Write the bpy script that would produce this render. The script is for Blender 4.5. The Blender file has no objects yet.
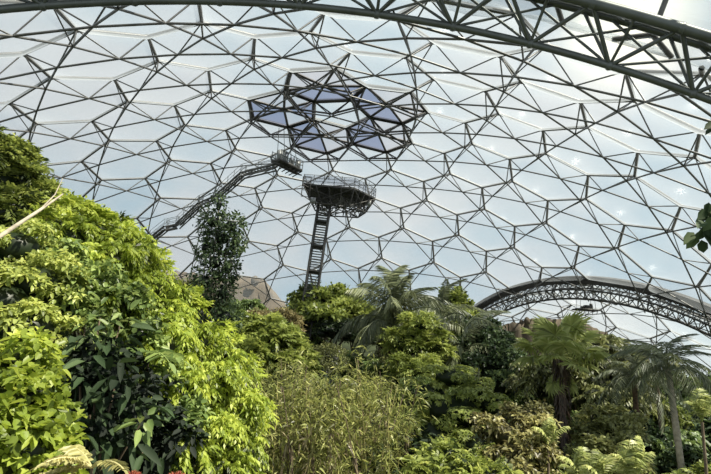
import bpy, math, random
import numpy as np
from mathutils import Vector, Matrix
rng = np.random.default_rng(11)
random.seed(5)
sc = bpy.context.scene
COL = sc.collection
PI = math.pi

# ------------------------------------------------------------------ camera and dome frame
S = 62.0                                   # dome radius in metres
CAMZ = 12.0
CAMU = np.array([-4.90825465e-01, -6.46440202e-01, 5.74066761e-01])
RV = np.array([2.00189799e-01, -1.57825667e-01, -7.12805886e-01])
FPX = 487.6
def rotm(w):
    t = np.linalg.norm(w); k = w / t
    K = np.array([[0, -k[2], k[1]], [k[2], 0, -k[0]], [-k[1], k[0], 0]])
    return np.eye(3) + math.sin(t) * K + (1 - math.cos(t)) * K @ K
R0 = rotm(RV)
yaw = math.atan2(R0[0, 1], R0[1, 1])
ZR = np.array([[math.cos(yaw), -math.sin(yaw), 0], [math.sin(yaw), math.cos(yaw), 0], [0, 0, 1]])
RC = ZR @ R0                               # camera axes: right, forward, up as columns
CAM = np.array([0, 0, CAMZ])
def U2W(X): return (np.asarray(X) @ ZR.T - ZR @ CAMU) * S + CAM
CEN = U2W(np.zeros(3))                     # centre of the main sphere
def ray(px, py):
    d = RC @ np.array([(px - 355.5) / FPX, 1, -(py - 237) / FPX]); return d / np.linalg.norm(d)
def at(px, py, d):                         # point on the ray through a pixel at ground distance d
    r = ray(px, py); return CAM + r * (d / math.hypot(r[0], r[1]))
def hit(px, py, rr=1.0, cen=None, R=None):
    c = CEN if cen is None else cen; R = (S if R is None else R) * rr
    r = ray(px, py); o = CAM - c; b = o @ r
    return CAM + r * (-b + math.sqrt(max(b * b - (o @ o - R * R), 0)))
def proj(W):
    Y = (np.asarray(W) - CAM) @ RC
    y = np.where(Y[..., 1] > .5, Y[..., 1], np.nan)
    return np.stack([355.5 + FPX * Y[..., 0] / y, 237 - FPX * Y[..., 2] / y], -1)

cd = bpy.data.cameras.new('camera'); cam = bpy.data.objects.new('camera', cd); COL.objects.link(cam)
cd.sensor_width = 36; cd.lens = FPX * 36 / 711; cd.clip_end = 2000; cd.clip_start = .05
M = Matrix.Identity(4)
for i in range(3):
    M[i][0] = RC[i, 0]; M[i][1] = RC[i, 2]; M[i][2] = -RC[i, 1]; M[i][3] = CAM[i]
cam.matrix_world = M
sc.camera = cam

# ------------------------------------------------------------------ materials
def nt(name):
    m = bpy.data.materials.new(name); m.use_nodes = True; t = m.node_tree; t.nodes.clear()
    return m, t, t.nodes, t.links
def flat(name, col, rough=.5, metal=0., noise=.25, scale=3., bump=0.):
    m, t, N, L = nt(name)
    o = N.new('ShaderNodeOutputMaterial'); p = N.new('ShaderNodeBsdfPrincipled'); L.new(p.outputs[0], o.inputs[0])
    p.inputs['Roughness'].default_value = rough; p.inputs['Metallic'].default_value = metal
    tc = N.new('ShaderNodeTexCoord'); n = N.new('ShaderNodeTexNoise'); n.inputs['Scale'].default_value = scale; n.inputs['Detail'].default_value = 5
    L.new(tc.outputs['Object'], n.inputs['Vector'])
    r = N.new('ShaderNodeValToRGB'); L.new(n.outputs['Fac'], r.inputs[0])
    c = np.array(col)
    r.color_ramp.elements[0].position = .3; r.color_ramp.elements[1].position = .7
    r.color_ramp.elements[0].color = (*np.clip(c * (1 - noise), 0, 1), 1); r.color_ramp.elements[1].color = (*np.clip(c * (1 + noise), 0, 1), 1)
    L.new(r.outputs[0], p.inputs['Base Color'])
    if bump:
        b = N.new('ShaderNodeBump'); b.inputs['Strength'].default_value = bump; L.new(n.outputs['Fac'], b.inputs['Height']); L.new(b.outputs[0], p.inputs['Normal'])
    return m
def leafmat(name, dark, mid, bright, transl=.35, rough=.42, rnd=.22):
    m, t, N, L = nt(name)
    o = N.new('ShaderNodeOutputMaterial')
    a = N.new('ShaderNodeAttribute'); a.attribute_name = 'v'
    oi = N.new('ShaderNodeObjectInfo')
    ad = N.new('ShaderNodeMath'); ad.operation = 'MULTIPLY_ADD'; ad.inputs[1].default_value = rnd; L.new(oi.outputs['Random'], ad.inputs[0])
    su = N.new('ShaderNodeMath'); su.operation = 'SUBTRACT'; su.inputs[1].default_value = rnd / 2
    L.new(a.outputs['Fac'], su.inputs[0]); L.new(su.outputs[0], ad.inputs[2])
    r = N.new('ShaderNodeValToRGB'); L.new(ad.outputs[0], r.inputs[0])
    e = r.color_ramp.elements; e[0].position = .05; e[0].color = (*dark, 1); e[1].position = .95; e[1].color = (*bright, 1)
    k = r.color_ramp.elements.new(.5); k.color = (*mid, 1)
    p = N.new('ShaderNodeBsdfPrincipled'); p.inputs['Roughness'].default_value = rough
    p.inputs['Specular IOR Level'].default_value = .35
    L.new(r.outputs[0], p.inputs['Base Color'])
    tr = N.new('ShaderNodeBsdfTranslucent')
    hs = N.new('ShaderNodeHueSaturation'); hs.inputs['Saturation'].default_value = 1.02; hs.inputs['Value'].default_value = 1.7; hs.inputs['Hue'].default_value = .487
    L.new(r.outputs[0], hs.inputs['Color']); L.new(hs.outputs[0], tr.inputs[0])
    mx = N.new('ShaderNodeMixShader'); mx.inputs[0].default_value = transl
    L.new(p.outputs[0], mx.inputs[1]); L.new(tr.outputs[0], mx.inputs[2]); L.new(mx.outputs[0], o.inputs[0])
    return m
MT = {}
MT['steel'] = flat('galvanised_steel', (.15, .142, .13), .45, .55, .2, .6)
MT['steel_in'] = flat('inner_steel', (.14, .138, .132), .45, .5, .2, .6)
MT['arch'] = flat('arch_steel', (.12, .13, .12), .42, .45, .25, .8)
MT['darksteel'] = flat('dark_steel', (.075, .072, .066), .5, .5, .3, 1.)
MT['flashing'] = flat('flashing', (.04, .037, .033), .95, 0, .3, .5)
MT['rail'] = flat('rail_metal', (.22, .23, .22), .4, .6, .2, 2.)
MT['bark'] = flat('bark', (.14, .105, .07), .9, 0, .4, 6, .5)
MT['palebark'] = flat('pale_bark', (.33, .29, .22), .85, 0, .3, 8, .4)
MT['shag'] = flat('shaggy_bark', (.10, .065, .04), .95, 0, .5, 10, .8)
MT['culm'] = flat('bamboo_culm', (.24, .22, .08), .5, 0, .4, 3)
MT['rock'] = flat('brown_rock', (.115, .09, .062), .95, 0, .35, .25, .6)
MT['soil'] = flat('soil', (.035, .045, .018), .95, 0, .5, .5, .4)
MT['red'] = flat('red_petal', (.5, .07, .03), .5, 0, .3, 20)
MT['grey'] = flat('grey_kit', (.3, .31, .3), .5, .3, .3, 2)

def film(name, tint, opac, gloss=.07, white=(.60, .64, .68)):
    m, t, N, L = nt(name)
    o = N.new('ShaderNodeOutputMaterial'); tp = N.new('ShaderNodeBsdfTransparent'); tp.inputs[0].default_value = (*tint, 1)
    di = N.new('ShaderNodeBsdfDiffuse'); di.inputs[0].default_value = (*white, 1)
    tl = N.new('ShaderNodeBsdfTranslucent'); tl.inputs[0].default_value = (*white, 1)
    m1 = N.new('ShaderNodeMixShader'); m1.inputs[0].default_value = .6; L.new(di.outputs[0], m1.inputs[1]); L.new(tl.outputs[0], m1.inputs[2])
    tc = N.new('ShaderNodeTexCoord'); n = N.new('ShaderNodeTexNoise'); n.inputs['Scale'].default_value = .22; n.inputs['Detail'].default_value = 3
    L.new(tc.outputs['Object'], n.inputs['Vector'])
    mr = N.new('ShaderNodeMapRange'); mr.inputs[1].default_value = .35; mr.inputs[2].default_value = .7; mr.inputs[3].default_value = opac * .55; mr.inputs[4].default_value = opac * 1.5
    L.new(n.outputs['Fac'], mr.inputs[0])
    m2 = N.new('ShaderNodeMixShader'); lw = N.new('ShaderNodeLayerWeight'); lw.inputs['Blend'].default_value = .35; pw = N.new('ShaderNodeMath'); pw.operation = 'POWER'; pw.inputs[1].default_value = 2.6; L.new(lw.outputs['Facing'], pw.inputs[0]); av = N.new('ShaderNodeMath'); av.operation = 'MULTIPLY_ADD'; av.use_clamp = True; av.inputs[1].default_value = .8; L.new(pw.outputs[0], av.inputs[0]); L.new(mr.outputs[0], av.inputs[2]); L.new(av.outputs[0], m2.inputs[0]); L.new(tp.outputs[0], m2.inputs[1]); L.new(m1.outputs[0], m2.inputs[2])
    g = N.new('ShaderNodeBsdfGlossy'); g.inputs['Roughness'].default_value = .18
    m3 = N.new('ShaderNodeMixShader'); m3.inputs[0].default_value = gloss; L.new(m2.outputs[0], m3.inputs[1]); L.new(g.outputs[0], m3.inputs[2])
    L.new(m3.outputs[0], o.inputs[0])
    return m
MT['film'] = film('clear_cushion_film', (.97, .985, 1.0), .09)
MT['film2'] = film('hazy_cushion_film', (.96, .98, .99), .15)
MT['purple'] = film('purple_vent_panel', (.42, .46, .60), .22, .05, (.22, .25, .36))
MT['greypan'] = film('grey_vent_panel', (.72, .74, .78), .2, .05, (.5, .5, .55))

LM = {
 'lime':   leafmat('leaf_lime', (.020, .032, .008), (.20, .27, .035), (.44, .51, .10), .4),
 'fresh':  leafmat('leaf_fresh', (.016, .028, .009), (.20, .25, .055), (.42, .47, .14), .36),
 'mid':    leafmat('leaf_mid', (.012, .022, .009), (0.121, 0.182, 0.054), (0.297, 0.378, 0.121), .3),
 'dark':   leafmat('leaf_dark', (.008, .015, .007), (0.049, 0.081, 0.034), (0.154, 0.210, 0.084), .22),
 'olive':  leafmat('leaf_olive', (.022, .026, .010), (0.161, 0.178, 0.063), (0.356, 0.368, 0.149), .3),
 'bamboo': leafmat('leaf_bamboo', (.05, .055, .02), (.23, .26, .07), (.48, .48, .19), .35),
 'palm':   leafmat('leaf_palm', (.03, .035, .02), (0.163, 0.188, 0.094), (0.400, 0.413, 0.225), .25),
 'darkpalm': leafmat('leaf_dark_palm', (.018, .024, .015), (0.094, 0.112, 0.062), (0.263, 0.288, 0.163), .2),
 'fan':    leafmat('leaf_fan', (.05, .06, .02), (.29, .34, .11), (.60, .60, .28), .32),
 'husk':   leafmat('dead_frond', (.03, .02, .012), (.11, .07, .045), (.24, .16, .10), .1),
 'yellow': leafmat('leaf_yellow', (.06, .055, .02), (.34, .33, .13), (.62, .57, .30), .3),
 'straw':  leafmat('leaf_straw', (.06, .05, .03), (.26, .22, .12), (.48, .42, .26), .25),
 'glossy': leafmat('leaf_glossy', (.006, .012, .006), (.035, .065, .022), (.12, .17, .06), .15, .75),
 'red':    leafmat('leaf_red', (.10, .03, .02), (.32, .08, .05), (.5, .2, .1), .2),
 'pinkish': leafmat('leaf_rusty', (.03, .03, .012), (.23, .20, .085), (.36, .31, .15), .3),
}

# ------------------------------------------------------------------ mesh helpers
class MB:
    def __init__(s): s.V = []; s.F4 = []; s.F3 = []; s.A = []; s.n = 0; s.S = []
    def add(s, V, F, a=.5):
        V = np.asarray(V, float).reshape(-1, 3); F = np.asarray(F, int)
        (s.F4 if F.shape[1] == 4 else s.F3).append(F + s.n); s.V.append(V)
        s.A.append(np.broadcast_to(np.asarray(a, float), (len(V),))); s.n += len(V)
    def tube(s, P, r, k=6, a=.5, cap=False):
        P = np.asarray(P, float); n = len(P); r = np.broadcast_to(np.asarray(r, float), (n,))
        T = np.gradient(P, axis=0); T /= np.linalg.norm(T, axis=1)[:, None] + 1e-12
        up = np.array([0, 0, 1.]) if abs(T[0, 2]) < .9 else np.array([1., 0, 0])
        V = []
        for i in range(n):
            x = np.cross(up, T[i]); x /= np.linalg.norm(x) + 1e-12; y = np.cross(T[i], x); up = np.cross(T[i], x) if abs(T[i] @ up) < .99 else up
            t = np.arange(k) * 2 * PI / k
            V.append(P[i] + r[i] * (np.cos(t)[:, None] * x + np.sin(t)[:, None] * y))
        V = np.concatenate(V); F = []
        for i in range(n - 1):
            for j in range(k): F.append((i * k + j, i * k + (j + 1) % k, (i + 1) * k + (j + 1) % k, (i + 1) * k + j))
        s.add(V, F, a)
        if cap:
            for i in (0, n - 1):
                c = s.n; s.add(np.vstack([P[i][None], V[i * k:(i + 1) * k]]), [(0, 1 + j, 1 + (j + 1) % k) for j in range(k)], a)
    def bars(s, A, B, r, k=5, a=.5):
        A = np.asarray(A, float).reshape(-1, 3); B = np.asarray(B, float).reshape(-1, 3); m = len(A)
        if m == 0: return
        T = B - A; T /= np.linalg.norm(T, axis=1)[:, None] + 1e-12
        up = np.where(np.abs(T[:, 2:3]) < .9, np.array([[0, 0, 1.]]), np.array([[1., 0, 0]]))
        x = np.cross(up, T); x /= np.linalg.norm(x, axis=1)[:, None]; y = np.cross(T, x)
        t = np.arange(k) * 2 * PI / k
        ring = np.cos(t)[None, :, None] * x[:, None] + np.sin(t)[None, :, None] * y[:, None]
        r = np.broadcast_to(np.asarray(r, float), (m,))[:, None, None]
        V = np.concatenate([A[:, None] + r * ring, B[:, None] + r * ring], 1).reshape(-1, 3)
        b = np.arange(m)[:, None, None] * 2 * k; j = np.arange(k)
        F = np.stack([j, (j + 1) % k, k + (j + 1) % k, k + j], -1)[None] + b
        s.add(V, F.reshape(-1, 4), a)
    def box(s, c, sz, rot=None, a=.5):
        c = np.asarray(c, float); h = np.asarray(sz, float) / 2
        V = np.array([(x, y, z) for x in (-1, 1) for y in (-1, 1) for z in (-1, 1)]) * h
        if rot is not None: V = V @ np.asarray(rot).T
        s.add(V + c, [(0, 1, 3, 2), (4, 6, 7, 5), (0, 4, 5, 1), (2, 3, 7, 6), (0, 2, 6, 4), (1, 5, 7, 3)], a)
    def ball(s, c, r, k=8, a=.5):
        V = []; F = []; r = np.broadcast_to(np.asarray(r, float), (3,))
        for i in range(k // 2 + 1):
            for j in range(k):
                p = PI * i / (k // 2); q = 2 * PI * j / k; V.append((math.sin(p) * math.cos(q), math.sin(p) * math.sin(q), math.cos(p)))
        for i in range(k // 2):
            for j in range(k): F.append((i * k + j, (i + 1) * k + j, (i + 1) * k + (j + 1) % k, i * k + (j + 1) % k))
        s.add(np.array(V) * r + np.asarray(c), F, a)
    def build(s, name, mat, parent=None, smooth=False, loc=None):
        me = bpy.data.meshes.new(name)
        V = np.concatenate(s.V) if s.V else np.zeros((0, 3)); 
        if loc is not None: V = V - np.asarray(loc)
        F4 = np.concatenate(s.F4) if s.F4 else np.zeros((0, 4), int); F3 = np.concatenate(s.F3) if s.F3 else np.zeros((0, 3), int)
        me.vertices.add(len(V)); me.vertices.foreach_set('co', V.astype(np.float32).ravel())
        lv = np.concatenate([F4.ravel(), F3.ravel()]).astype(np.int32); me.loops.add(len(lv)); me.loops.foreach_set('vertex_index', lv)
        me.polygons.add(len(F4) + len(F3))
        me.polygons.foreach_set('loop_start', np.concatenate([np.arange(len(F4)) * 4, len(F4) * 4 + np.arange(len(F3)) * 3]).astype(np.int32))
        me.update(calc_edges=True)
        at_ = me.attributes.new('v', 'FLOAT', 'POINT'); at_.data.foreach_set('value', np.concatenate(s.A).astype(np.float32) if s.A else np.zeros(0, np.float32))
        if smooth: me.polygons.foreach_set('use_smooth', np.ones(len(me.polygons), bool))
        me.materials.append(mat)
        o = bpy.data.objects.new(name, me); COL.objects.link(o)
        if parent is not None: o.parent = parent
        if loc is not None: o.location = loc
        return o
def tag(o, label=None, cat=None, group=None, kind=None):
    if label: o['label'] = label
    if cat: o['category'] = cat
    if group: o['group'] = group
    if kind: o['kind'] = kind
    return o
def empty(name, loc, rz=0, sc_=1):
    e = bpy.data.objects.new(name, None); COL.objects.link(e); e.location = loc; e.rotation_euler = (0, 0, rz); e.empty_display_size = .2
    if np.isscalar(sc_): e.scale = (sc_,) * 3
    else: e.scale = sc_
    return e
def children(o): return [c for c in KIDS.get(o.name, [])]
KIDS = {}
def reg(root, *parts):
    KIDS.setdefault(root.name, []).extend(parts)
def copy_tree(o, parent=None):
    c = o.copy(); COL.objects.link(c); c.parent = parent
    for ch in children(o): reg(c, copy_tree(ch, c))
    return c

# ------------------------------------------------------------------ terrain
def sstep(a, b, x): t = np.clip((x - a) / (b - a), 0, 1); return t * t * (3 - 2 * t)
def T(x, y):
    x = np.asarray(x, float); y = np.asarray(y, float)
    d = np.hypot(x, y)
    z = 10.3 - 8.0 * sstep(2.0, 22., d + .35 * np.clip(x, -12, 12) + 2)
    rho = np.hypot(x - CEN[0], y - CEN[1]); az = np.degrees(np.arctan2(x - CEN[0], y - CEN[1]))
    amp = 14.5 - 8 * sstep(5, 40, az)
    z = z + amp * sstep(24, 45, rho) * sstep(25, 60, y)
    z = z + 4 * sstep(10, 30, -x) * sstep(5, 20, y) * sstep(60, 30, y)
    z = z + .5 * np.sin(x * .31 + 1) * np.cos(y * .27) + .3 * np.sin(x * .8 + y * .6)
    return z
def t1(x, y): return float(T(x, y))
gx = np.concatenate([np.arange(-60, 90, 2.), ]); gy = np.arange(-14, 150, 2.)
X, Y = np.meshgrid(gx, gy); mb = MB()
nx = len(gx); ny = len(gy)
F = [(j * nx + i, j * nx + i + 1, (j + 1) * nx + i + 1, (j + 1) * nx + i) for j in range(ny - 1) for i in range(nx - 1)]
mb.add(np.stack([X, Y, T(X, Y)], -1).reshape(-1, 3), F)
g = mb.build('floor', MT['soil'], smooth=True); tag(g, 'dark planted earth slopes under the rainforest', 'ground', kind='structure')

# ------------------------------------------------------------------ geodesic dome
def goldberg(n):
    V = [(0, 0, 1)]; z = 1 / math.sqrt(5); r = 2 / math.sqrt(5)
    for k in range(5): a = 2 * PI * k / 5; V.append((r * math.cos(a), r * math.sin(a), z))
    for k in range(5): a = 2 * PI * (k + .5) / 5; V.append((r * math.cos(a), r * math.sin(a), -z))
    V.append((0, 0, -1)); V = np.array(V); Fc = []
    for k in range(5):
        Fc += [(0, 1 + k, 1 + (k + 1) % 5), (1 + k, 6 + k, 1 + (k + 1) % 5), (1 + (k + 1) % 5, 6 + k, 6 + (k + 1) % 5), (6 + k, 11, 6 + (k + 1) % 5)]
    pts = []; idx = {}; tris = []
    def add(p):
        p = p / np.linalg.norm(p); k = tuple(np.round(p, 5) + 0.0)
        if k not in idx: idx[k] = len(pts); pts.append(p)
        return idx[k]
    for f in Fc:
        A, B, C = V[f[0]], V[f[1]], V[f[2]]; g = {}
        for i in range(n + 1):
            for j in range(n + 1 - i): g[i, j] = add((A * (n - i - j) + B * i + C * j) / n)
        for i in range(n):
            for j in range(n - i):
                tris.append((g[i, j], g[i + 1, j], g[i, j + 1]))
                if i + j < n - 1: tris.append((g[i + 1, j], g[i + 1, j + 1], g[i, j + 1]))
    pts = np.array(pts); TT = []
    for t in tris:
        a, b, c = pts[list(t)]
        if np.cross(b - a, c - a) @ a < 0: t = (t[0], t[2], t[1])
        TT.append(t)
    cen = np.array([pts[list(t)].sum(0) for t in TT]); cen /= np.linalg.norm(cen, axis=1)[:, None]
    em = {}
    for ti, t in enumerate(TT):
        for k in range(3): em[t[k], t[(k + 1) % 3]] = ti
    nb = [[em[t[(k + 1) % 3], t[k]] for k in range(3)] for t in TT]
    cells = [[] for _ in pts]
    for ti, t in enumerate(TT):
        for k in t: cells[k].append(ti)
    for ci, c in enumerate(cells):
        ax = pts[ci]; u = np.cross(ax, [.3, .5, .81]); u /= np.linalg.norm(u); w = np.cross(ax, u)
        c.sort(key=lambda t: math.atan2(cen[t] @ w, cen[t] @ u))
    return pts, cen, nb, cells
def clip_poly(P, n, D):                    # keep n.x <= D
    out = []
    for i in range(len(P)):
        a, b = P[i], P[(i + 1) % len(P)]; da, db = a @ n - D, b @ n - D
        if da <= 0: out.append(a)
        if (da < 0) != (db < 0): out.append(a + (b - a) * (da / (da - db)))
    return out
def clip_bars(A, B, planes):
    A = np.array(A).reshape(-1, 3).copy(); B = np.array(B).reshape(-1, 3).copy(); keep = np.ones(len(A), bool)
    for n, D in planes:
        da = A @ n - D; db = B @ n - D
        keep &= ~((da > 0) & (db > 0))
        t = da / (da - db + 1e-12); X_ = A + (B - A) * t[:, None]
        m = (da > 0) & (db <= 0); A[m] = X_[m]
        m = (db > 0) & (da <= 0); B[m] = X_[m]
    return A[keep], B[keep]
WINN = [0]
def build_dome(n, toW, planes, names, labels, r_out, r_in, depth, margin, skip=lambda ci, pts: False, filmk='film', zmin=2., group=''):
    pts, cen, nb, cells = goldberg(n)
    W = toW(cen); c0 = toW(np.zeros(3))
    E = sorted({(min(a, b), max(a, b)) for a in range(len(cen)) for b in nb[a]})
    mid = np.array([cen[a] + cen[b] for a, b in E]); mid /= np.linalg.norm(mid, axis=1)[:, None]; WM = toW(mid * (1 - depth)); ei = {e: i for i, e in enumerate(E)}
    def vis(P):
        q = proj(P); return (q[:, 0] > -margin) & (q[:, 0] < 711 + margin) & (q[:, 1] > -margin) & (q[:, 1] < 474 + margin)
    vv = vis(W); vm = vis(WM); vw = vv.copy()
    if depth == 0: vv[:] = True
    def ok(P): return P[:, 2] > T(P[:, 0], P[:, 1]) - 3.
    okv = ok(W) & vv; okm = ok(WM) & vm
    A = []; B = []
    for a, b in E:
        if okv[a] and okv[b]: A.append(W[a]); B.append(W[b])
    A, B = clip_bars(A, B, planes)
    root = empty(names[0], c0); 
    tag(root, labels[0], 'domed roof', kind='structure')
    m = MB(); m.bars(A, B, r_out, 6)
    for a in range(len(cen)):
        if okv[a] and all(W[a] @ n_ < D_ for n_, D_ in planes): m.ball(W[a], r_out * 1.5, 6)
    o = m.build('hexagon_frame', MT['steel'], root); o.location = -c0
    A = []; B = []; A2 = []; B2 = []
    for a in range(len(cen)):
        es = [ei[min(a, b), max(a, b)] for b in nb[a]]
        for k in range(3):
            p, q = es[k], es[(k + 1) % 3]
            if okm[p] and okm[q]: A.append(WM[p]); B.append(WM[q])
        for p in es:
            if okm[p] and okv[a]: A2.append(W[a]); B2.append(WM[p])
    A, B = clip_bars(A, B, planes); A2, B2 = clip_bars(A2, B2, planes)
    if depth > 0:
        m = MB(); m.bars(A, B, r_in, 5); o = m.build('inner_truss', MT['steel_in'], root); o.location = -c0
        m = MB(); m.bars(A2, B2, r_in * .72, 4); o = m.build('diagonal_strut', MT['steel_in'], root); o.location = -c0
    for ci, c in enumerate(cells):
        if not any(okv[t] and vw[t] for t in c) or skip(ci, pts): continue
        P = [W[t] for t in c]
        for n_, D_ in planes: P = clip_poly(P, n_, D_) if len(P) > 2 else P
        if len(P) < 3: continue
        P = np.array(P); ctr = P.mean(0)
        if ctr[2] < t1(ctr[0], ctr[1]) - 3: continue
        nrm = (ctr - c0) / np.linalg.norm(ctr - c0); size = np.linalg.norm(P - ctr, axis=1).mean()
        k = len(P); Vv = []
        for s_, h in ((1, 0), (.8, .07), (.5, .14)): Vv += [ctr + (p - ctr) * s_ + nrm * h * size for p in P]
        Vv.append(ctr + nrm * .17 * size); F4 = []; F3 = []
        for l in (0, 1):
            for j in range(k): F4.append((l * k + j, l * k + (j + 1) % k, (l + 1) * k + (j + 1) % k, (l + 1) * k + j))
        m = MB(); m.add(Vv, F4); m.F3.append(np.array([(2 * k + j, 2 * k + (j + 1) % k, 3 * k) for j in range(k)]))
        Vi = []
        for s_, h in ((1, 0), (.8, .10), (.5, .17)): Vi += [ctr + (p - ctr) * s_ - nrm * h * size for p in P]
        Vi.append(ctr - nrm * .20 * size); b0 = m.n; m.add(Vi, [f[::-1] for f in F4]); m.F3.append(np.array([(3 * k + b0, 2 * k + (j + 1) % k + b0, 2 * k + j + b0) for j in range(k)]))
        WINN[0] += 1
        o = m.build('window_%d' % WINN[0], MT[filmk], smooth=True, loc=ctr)
        tag(o, labels[1], 'roof cushion', group, 'structure')
    return pts, cen, nb, cells, W

nA = np.array([.04831093, -.89504432, .44335281]); DA = .78644           # near arch plane (cam-yaw frame, unit)
nB = np.array([.82380392, .52361862, .21718803]); DB = .77616            # far right arch plane
def pl(n, D, sgn=1): return (n * sgn, (CEN @ n + D * S) * sgn)
apexvent = lambda ci, pts: pts[ci][2] > .985 and pts[ci][2] < .9999
g1 = build_dome(9, U2W, [pl(nA, DA), pl(nB, DB)], ['ceiling'],
    ['great geodesic steel dome of hexagons over the rainforest', 'clear inflated hexagonal cushion set in the great steel dome'], .15, .08, .03, 160,
    skip=apexvent, group='clear hexagonal cushions of the great dome')
# roof vent hexagons round the apex
pts, cen, nb, cells, W = g1
vent_cells = [ci for ci in range(len(pts)) if .985 < pts[ci][2] < .9999]
print('vents', len(vent_cells), pts[vent_cells][:, 2])
vent_side = ['lower left', 'left', 'top', 'right', 'lower right']
for vi, ci in enumerate(vent_cells):
    P = np.array([W[t] for t in cells[ci]]); c = P.mean(0); nrm = (c - CEN) / np.linalg.norm(c - CEN)
    q = proj(c); root = empty('roof_vent', c)
    where = {True: 'left', False: 'right'}
    dx, dy = q[0] - 341, q[1] - 110
    pos = ('above the small clear pentagon' if dy < -10 and abs(dx) < 25 else ('upper' if dy < -4 else 'lower') + (' left' if dx < 0 else ' right') + ' of the five')
    tag(root, 'dark-barred vent hexagon with purple panels, ' + pos, 'roof vent', 'opening vents around the dome apex')
    m = MB(); hub = c + nrm * .1; k = len(P)
    for j in range(k): m.bars(P[j], P[(j + 1) % k], .24, 6); m.bars(P[j], hub, .15, 6)
    low = [(P[j] + P[(j + 1) % k]) / 2 - nrm * 1.5 for j in range(k)]
    for j in range(k): m.bars(low[j], low[(j + 1) % k], .11, 5); m.bars(low[j], P[j], .08, 5); m.bars(low[j], P[(j + 1) % k], .08, 5)
    f = m.build('frame', MT['darksteel'], root); f.location = -c
    order = sorted(range(k), key=lambda j: -(proj((P[j] + P[(j + 1) % k]) / 2)[1] - .3 * proj((P[j] + P[(j + 1) % k]) / 2)[0]))
    for r_, j in enumerate(order):
        a, b = P[j], P[(j + 1) % k]; m = MB()
        m.add([hub + .06 * (a - hub), a, b], [(0, 1, 2)])
        o = m.build('panel', MT['purple' if r_ in (0, 1, 3) else 'greypan'], root); o.location = -c

# ---- the dome beyond the right-hand arch
rB = math.sqrt(1 - DB * DB); R2 = .69; h2 = -math.sqrt(R2 * R2 - rB * rB); CB = CEN + nB * (DB + h2) * S
rr = rotm(np.array([.9, .35, .5]))
build_dome(6, lambda X: (np.asarray(X) @ rr.T) * R2 * S + CB, [pl(nB, DB, -1)], ['ceiling'],
    ['smaller geodesic steel dome seen beyond the curved arch on the right', 'hazy hexagonal cushion in the smaller dome beyond the arch'], .15, .07, .035, 60, filmk='film2', group='hazy cushions of the dome beyond the arch')
# ---- the dome overhead, this side of the near arch
rA = math.sqrt(1 - DA * DA); R3 = .75; h3 = math.sqrt(R3 * R3 - rA * rA); CA = CEN + nA * (DA + h3) * S
rr3 = rotm(np.array([.2, .5, .3]))
build_dome(7, lambda X: (np.asarray(X) @ rr3.T) * R3 * S + CA, [pl(nA, DA, -1)], ['ceiling'],
    ['dome overhead in front of the near steel arch truss', 'cushion overhead above the near arch truss'], .15, .08, 0, 140, filmk='film2', group='cushions above the near arch truss')

# ------------------------------------------------------------------ arches
def frame_of(n):
    a = np.cross(n, [0, 0, 1]); a /= np.linalg.norm(a); return a, np.cross(a, n)
def ringpt(n, Dm, rm, th):
    a, b = frame_of(n); th = np.asarray(th)[..., None]
    return CEN + n * Dm + rm * (np.cos(th) * a + np.sin(th) * b)
a_, b_ = frame_of(nA); sg = 1 if b_[2] > 0 else -1
root = empty('arch_truss', CEN + nA * DA * S); tag(root, 'huge steel arch truss sweeping overhead along the top of the view', 'arch truss', kind='thing')
rL = math.sqrt(.97 ** 2 - DA * DA) * S
th = sg * np.linspace(math.radians(-20), math.radians(200), 111)
def chord(mbn, Dm, rm, rad, ths=th, mat='arch', name='chord', n=nA, par=root, k=10):
    m = MB(); m.tube(ringpt(n, Dm, rm, ths), rad, k); o = m.build(name, MT[mat], par, smooth=True); o.location = -np.array(par.location); return o
chord(None, DA * S, rL, .185, name='lower_chord')
chord(None, DA * S + 2.5, rL + .25, .26, name='upper_chord')
chord(None, DA * S + 1.2, rL + 2.6, .2, name='outer_chord')
# web: find node angles from the photo nodes on the lower chord
PT = ringpt(nA, DA * S, rL, sg * np.linspace(0, PI, 4001)); q = proj(PT)
def ang_at(x):
    d = np.where(np.isnan(q[:, 0]) | (q[:, 1] > 200), 1e9, abs(q[:, 0] - x)); return np.linspace(0, PI, 4001)[d.argmin()]
tn = [ang_at(x) for x in (303, 453, 613)]; step = abs(tn[2] - tn[0]) / 4; print('arch step', step, tn)
base = ang_at(453); nodes = base + step * np.arange(-30, 31); nodes = nodes[(nodes > math.radians(-18)) & (nodes < math.radians(198))]
m = MB()
L = lambda t: ringpt(nA, DA * S, rL, sg * np.array(t)); U1 = lambda t: ringpt(nA, DA * S + 2.5, rL + .25, sg * np.array(t)); U2 = lambda t: ringpt(nA, DA * S + 1.2, rL + 2.6, sg * np.array(t))
for t in nodes:
    for dt in (-.5, .5): m.bars(L(t), U1(t + dt * step), .105, 6); m.bars(L(t), U2(t + dt * step), .09, 6)
    for dt in (-.5, .5): m.bars(U1(t + step * .5), U2(t + step * (.5 + dt)), .07, 5)
    m.bars(L(t), U1(t), .085, 6); m.bars(L(t), U2(t - 1.2 * step), .07, 6); m.bars(L(t), U2(t + 1.2 * step), .07, 6)
    m.ball(L(t), .25, 8); m.ball(U1(t + .5 * step), .3, 8)
o = m.build('web_bracing', MT['arch'], root); o.location = -np.array(root.location)
# dark gutter flashing above it
m = MB(); t_ = sg * np.linspace(math.radians(-20), math.radians(200), 160)
A_ = ringpt(nA, DA * S + 2.9, rL + 1.1, t_); B_ = ringpt(nA, DA * S + 2.3, rL + 2.9, t_)
k = len(t_); m.add(np.vstack([A_, B_]), [(i, i + 1, k + i + 1, k + i) for i in range(k - 1)]); o = m.build('gutter_flashing', MT['flashing'], root); o.location = -np.array(root.location)

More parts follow.
